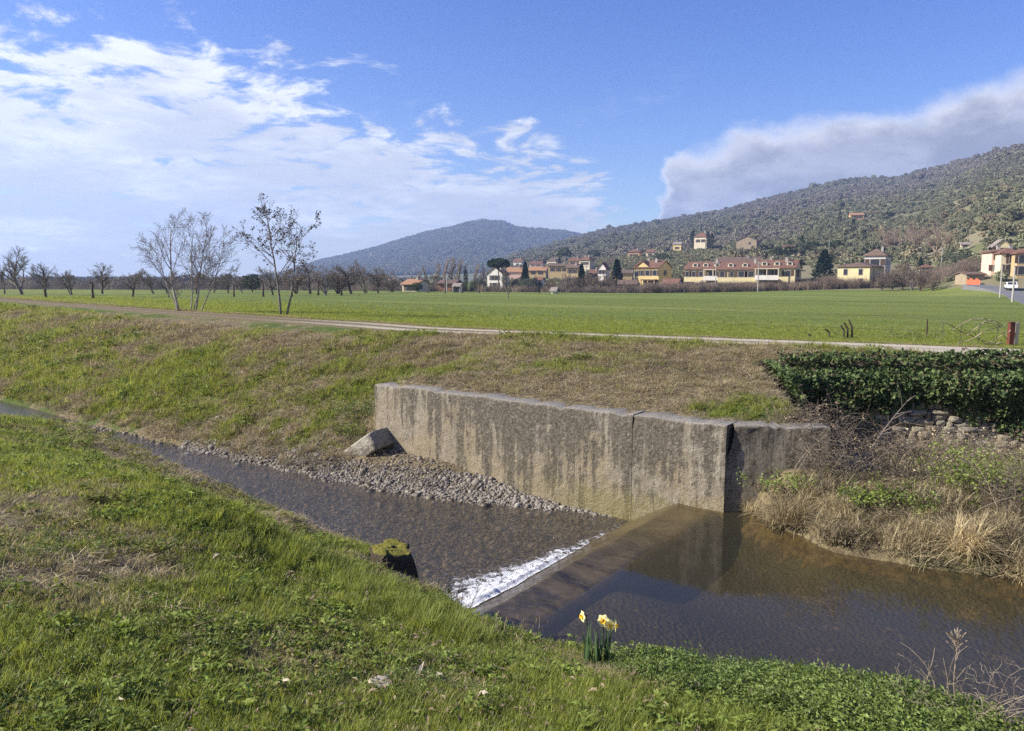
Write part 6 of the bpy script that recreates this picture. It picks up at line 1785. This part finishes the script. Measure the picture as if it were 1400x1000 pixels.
for k in range(11):
    a, b_ = pts[k], pts[k + 1]; h0, h1 = 1.5 - .25 * (k % 3), 1.5 - .25 * ((k + 1) % 3)
    MB().raw([(a.x, a.y, a.z + .1), (b_.x, b_.y, b_.z + .1), (b_.x, b_.y, b_.z + h1), (a.x, a.y, a.z + h0), (a.x, a.y + .04, a.z + .1), (b_.x, b_.y + .04, b_.z + .1), (b_.x, b_.y + .04, b_.z + h1), (a.x, a.y + .04, a.z + h0)], [(0, 1, 2, 3), (5, 4, 7, 6), (3, 2, 6, 7), (0, 4, 5, 1)]).build('net_panel', 'orange_net', o)
    MB().tube([(a.x, a.y - .06, a.z - .2), (a.x, a.y - .06, a.z + 1.6)], .04, 5).build('net_post', 'rust_iron', o)

m, g = material('asphalt'); P = g.pos(); n1 = g.noise(P, 1.0, 5.0, .7); g.out(g.principled(g.mix(n1, (.11, .11, .115), (.19, .19, .19)), .85, .25))
def ribbon(name, pix, width, mat, label, cat, lift=.06):
    cp = np.array([hit(a, b_)[:] for a, b_ in pix]); t0 = np.linspace(0, 1, len(cp)); tt = np.linspace(0, 1, 60)
    x_ = np.interp(tt, t0, cp[:, 0]); y_ = np.interp(tt, t0, cp[:, 1])
    k = np.ones(9) / 9; xs_ = np.convolve(np.pad(x_, 4, 'edge'), k, 'valid'); ys_ = np.convolve(np.pad(y_, 4, 'edge'), k, 'valid')
    dx_, dy_ = np.gradient(xs_), np.gradient(ys_); l = np.hypot(dx_, dy_) + 1e-9; nx_, ny_ = -dy_ / l, dx_ / l
    V = []
    for s_ in np.linspace(-.5, .5, 5): V.append(np.stack([xs_ + nx_ * width * s_, ys_ + ny_ * width * s_, np.zeros(60)], -1))
    V = np.stack(V, 1); V[:, :, 2] = np.maximum.reduce([H(V[:, j, 0], V[:, j, 1]) for j in range(5)])[:, None] + lift
    low = V.copy(); 
    i = np.arange(300).reshape(60, 5); F = np.stack([i[:-1, :-1], i[1:, :-1], i[1:, 1:], i[:-1, 1:]], -1).reshape(-1, 4)
    VV_ = V.reshape(-1, 3)
    skirt = np.concatenate([V[:, 0], V[:, 0] - [0, 0, 1.5], V[:, 4], V[:, 4] - [0, 0, 1.5]]); b0 = 300; j = np.arange(59)
    F2 = np.concatenate([np.stack([b0 + j, b0 + j + 1, b0 + 60 + j + 1, b0 + 60 + j], -1), np.stack([b0 + 120 + j, b0 + 121 + j, b0 + 181 + j, b0 + 180 + j], -1)])
    return add(name, mesh(name, np.concatenate([VV_, skirt]), np.concatenate([F, F2]), mat, smooth=False), label=label, cat=cat, kind='structure')
ribbon('road', [(1330, 393), (1345, 394.5), (1362, 396.5), (1380, 400), (1402, 406), (1440, 418), (1500, 440)], 4.6, 'asphalt', 'grey road running along the right edge of the field', 'road')
ribbon('lane', [(1253, 386), (1275, 383.5), (1295, 381.5), (1310, 379)], 2.6, 'concrete_pole', 'pale lane climbing the slope left of the orange netting', 'road')

m, g = material('car_paint'); g.out(g.principled((.78, .79, .80), .25, .5))
m, g = material('tyre'); g.out(g.principled((.02, .02, .02), .8, .2))
p = hit(1382, 397.2); o = add('car', None, loc=p + Vector((0, 0, .08)), rz=R(-116), label='small white car driving along the road at the right', cat='car')
prof = [(-2.0, .35), (2.0, .35), (2.05, .75), (1.85, .95), (1.05, 1.02), (.45, 1.48), (-1.35, 1.50), (-1.95, 1.0), (-2.05, .7)]
MB().prism([(a, b_) for a, b_ in prof], 1, -.85, .85).build('body', 'car_paint', o, bevel=.06)
for y_ in (-.86, .86): MB().prism([(.95, 1.03), (.42, 1.42), (-1.25, 1.44), (-1.55, 1.04)][::-1], 1, y_ - .01, y_ + .01).build('side_window', 'window_glass', o)
MB().raw([(1.07, -.7, 1.06), (1.07, .7, 1.06), (.52, .66, 1.45), (.52, -.66, 1.45)], [(0, 1, 2, 3)]).build('windscreen', 'window_glass', o)
MB().raw([(-1.97, -.7, 1.04), (-1.97, .7, 1.04), (-1.43, .66, 1.46), (-1.43, -.66, 1.46)], [(3, 2, 1, 0)]).build('rear_window', 'window_glass', o)
for x_ in (-1.25, 1.3):
    for y_ in (-.80, .80):
        b = MB().tube([(x_, y_ - .1, .32), (x_, y_ + .1, .32)], .32, 14); wl = b.build('wheel', 'tyre', o)
for y_ in (-.6, .6): MB().box(2.02, 2.07, y_ - .18, y_ + .18, .66, .80).build('headlight', 'white_paint', o)

# ------------------------------------------------------------------ woods, groves and hedges (beyond counting)
leaf_mat('wood', ((.115, .115, .078), (.245, .238, .165)), ((.15, .135, .115), (.25, .225, .19)), .08, .85, .05, True, .22)
leaf_mat('grove', ((.105, .112, .062), (.245, .245, .150)), ((.18, .145, .09), (.28, .225, .145)), .10, .8, .05, True, .24)
rg = np.random.default_rng(900)
for mat, pre in (('wood', 'k_wood'), ('grove', 'l_grove')):
    for i_ in range(4):
        n = 150; d = rg.normal(0, 1, (n, 3)); d[:, 2] = np.abs(d[:, 2]) * .9 - .15; d /= np.linalg.norm(d, axis=1, keepdims=True)
        bl = .82 + .5 * (fbm(d[:, 0] * 2 + i_ * 4, d[:, 1] * 2 + d[:, 2], 901 + i_, 2) - .5)
        P = d * bl[:, None] * rg.uniform(.72, 1.0, (n, 1)); P[:, 2] = P[:, 2] * .9 + .75
        lv, lf, lr = leaves(rg, n, lambda m_: P, (.22, .42), (.18, .32), .3, .1)
        cv, cf = ico(930 + i_, 1, .35); cv = cv * .72; cv[:, 2] = cv[:, 2] * .95 + .70
        V, F = join([(lv, lf), (cv, cf)]); source(f'{pre}{i_}', V, F, np.concatenate([lr, np.full(len(cv), .3)]), mat)


def polar_pts(n, r0, r1, p0, p1):
    t0, t1 = (p0 - 700) / FPX, (p1 - 700) / FPX
    r = np.sqrt(rg.uniform(r0 ** 2, r1 ** 2, n)); t = rg.uniform(t0, t1, n); y = r; x = t * r
    return x, y, H(x, y), 700 + FPX * t


def clear_of_houses(x, y, px, z, h):
    ok = np.ones(len(x), bool)
    for (a, b_, r, yr, yb) in HOUSES:
        top = CAM_Z + 0 * z
        pyt = proj(x, y, z + h)[1]
        ok &= ~((px > a - 3) & (px < b_ + 3) & (y < r + 8) & (y > r - 38) & (pyt < yb - (yb - yr) * .25))
    return ok
x, y, z, px = polar_pts(50000, 430, 1330, 640, 1680)
spur_top = np.interp(px, *zip(*_spur)); keepp = np.ones(len(x), bool)
on_spur = (px > 1090) & (y * (1 + .30 * sst(1240, 1370, px)) < 690)
bare = sst(.50, .62, fbm(x * .006, y * .006, 911, 3) + .16 * sst(.115, .15, (z - 5) / y) * sst(1150, 1300, px))
keepp &= ~on_spur & (np.interp(px, *zip(*_sky)) > 0)
h = rg.lognormal(math.log(1.85), .34, len(x)); keepp &= clear_of_houses(x, y, px, z, h * 1.6)
x, y, z, px, bare, h = (q[keepp] for q in (x, y, z, px, bare, h)); n = len(x)
scatter('hill_wood', [f'k_wood{i_}' for i_ in range(4)], np.stack([x, y, z - .3], -1), h, rg.integers(0, 4, n), np.clip(bare * .75 + rg.normal(.08, .18, n), 0, 1), rg, 'grey-green wood covering the hill behind the village', 'wood', .1)
print('wood', n)
x, y, z, px = polar_pts(14000, 140, 700, 980, 1620)
re = y * (1 + .30 * sst(1240, 1370, px)); h = rg.lognormal(math.log(1.4), .35, len(x))
keepp = (re > np.where(px > 1260, 185, 235)) & ((rg.uniform(0, 1, len(x)) < .25 + .75 * sst(.30, .55, np.abs(((z + 1.2 * fbm(x * .03, y * .03, 917, 2)) / 5.5) % 1 - .5) * 2)) & (fbm(x * .018, y * .018, 918, 2) > .30)) & (rg.uniform(0, 1, len(x)) < np.clip(y / 420, .25, 1)) & clear_of_houses(x, y, px, z, h * 1.6) & ((px > 1130) | (y > 255))
x, y, z, px, h = (q[keepp] for q in (x, y, z, px, h)); n = len(x)
scatter('olive_grove', [f'l_grove{i_}' for i_ in range(4)], np.stack([x, y, z - .2], -1), h, rg.integers(0, 4, n), np.clip(rg.normal(.10, .18, n) + .4 * sst(.60, .72, fbm(x * .02, y * .02, 912, 3)), 0, 1), rg, 'grey-green olive groves on the slopes right of the village', 'grove', .1)
print('grove', n)
x, y, z, px = polar_pts(7500, 215, 460, 560, 1010)
h = rg.uniform(1.2, 2.4, len(x)); keepp = clear_of_houses(x, y, px, z, h * 1.6) & (rg.uniform(0, 1, len(x)) < np.clip(y / 330, .3, 1)) & (z > 2.0)
x, y, z, px, h = (q[keepp] for q in (x, y, z, px, h)); n = len(x)
scatter('village_greenery', [f'l_grove{i_}' for i_ in range(4)], np.stack([x, y, z - .2], -1), h, rg.integers(0, 4, n), np.clip(rg.normal(.25, .3, n), 0, 1), rg, 'garden shrubs and olives among the village houses', 'shrubs', .1)
x, y, z, px = polar_pts(30000, 1500, 2680, 330, 960)
keepp = (np.interp(px, *zip(*_far)) > .0) & (z > 6); x, y, z, px = (q[keepp] for q in (x, y, z, px)); n = len(x)
scatter('distant_wood', [f'k_wood{i_}' for i_ in range(4)], np.stack([x, y, z - 1], -1), rg.uniform(3.5, 8.0, n), rg.integers(0, 4, n), np.clip(rg.normal(.15, .2, n), 0, 1), rg, 'bluish wood covering the distant hill', 'wood', .1)
x, y, z, px = polar_pts(2600, 330, 1400, -350, 600)
band = sst(.42, .55, fbm(x * .004, y * .016, 915, 3)); keepp = band > .5; x, y, z, px = (q[keepp] for q in (x, y, z, px)); n = len(x)
scatter('plain_wood', [f'k_wood{i_}' for i_ in range(4)], np.stack([x, y, z - .3], -1), rg.uniform(2.2, 4.8, n), rg.integers(0, 4, n), np.clip(rg.normal(.65, .25, n), 0, 1), rg, 'dark line of far trees across the plain', 'wood', .1)
# hedge of bare shrubs along the far edge of the field
for i_ in range(4):
    P, Rr = arcs(np.random.default_rng(940 + i_), 55, .25, (.5, 1.15), .011, up=.8, droop=.6, seg=5); V, F = tubes(P, Rr, 3)
    source(f'm_shrub{i_}', V, F, rg.uniform(0, 1, len(V)), ('twig_brown', 'twig_brown', 'bark_brown', 'twig_pink')[i_])
pxs = np.concatenate([rg.uniform(880, 1325, 2300), rg.uniform(540, 900, 520), rg.uniform(-300, 540, 420)])
X_, Y_, Z_, S_ = [], [], [], []
for a in pxs:
    r = rg.uniform(187, 204) if a < 1290 else rg.uniform(176, 190)
    X_.append((a - 700) / FPX * r); Y_.append(r); S_.append(rg.uniform(1.4, 2.6) * (1 if a < 1120 else 1.2) if a > 880 else rg.uniform(1.0, 2.2))
for k in range(620):
    a = rg.uniform(-350, 560); r = rg.uniform(215, 420)
    X_.append((a - 700) / FPX * r); Y_.append(r); S_.append(rg.uniform(2.8, 5.2))
X_, Y_ = np.array(X_), np.array(Y_); Z_ = H(X_, Y_); n = len(X_)
scatter('hedge', [f'm_shrub{i_}' for i_ in range(4)], np.stack([X_, Y_, Z_ - .05], -1), np.array(S_), rg.integers(0, 4, n), np.zeros(n), rg, 'long hedge of leafless brown shrubs at the far edge of the field', 'hedge', .1)

# ------------------------------------------------------------------ haze
m, g = material('haze_air')
pvn = g.node('ShaderNodeVolumePrincipled'); pvn.inputs['Color'].default_value = (.42, .60, 1.0, 1); pvn.inputs['Density'].default_value = 2.5e-4; pvn.inputs['Anisotropy'].default_value = .2
g.out(S(g, pvn.outputs[0]), 'Volume')
MB().box(-3700, 3700, -100, 3700, -60, 345).build('haze', 'haze_air', None, label='thin bluish air over the valley', cat='haze', kind='stuff')
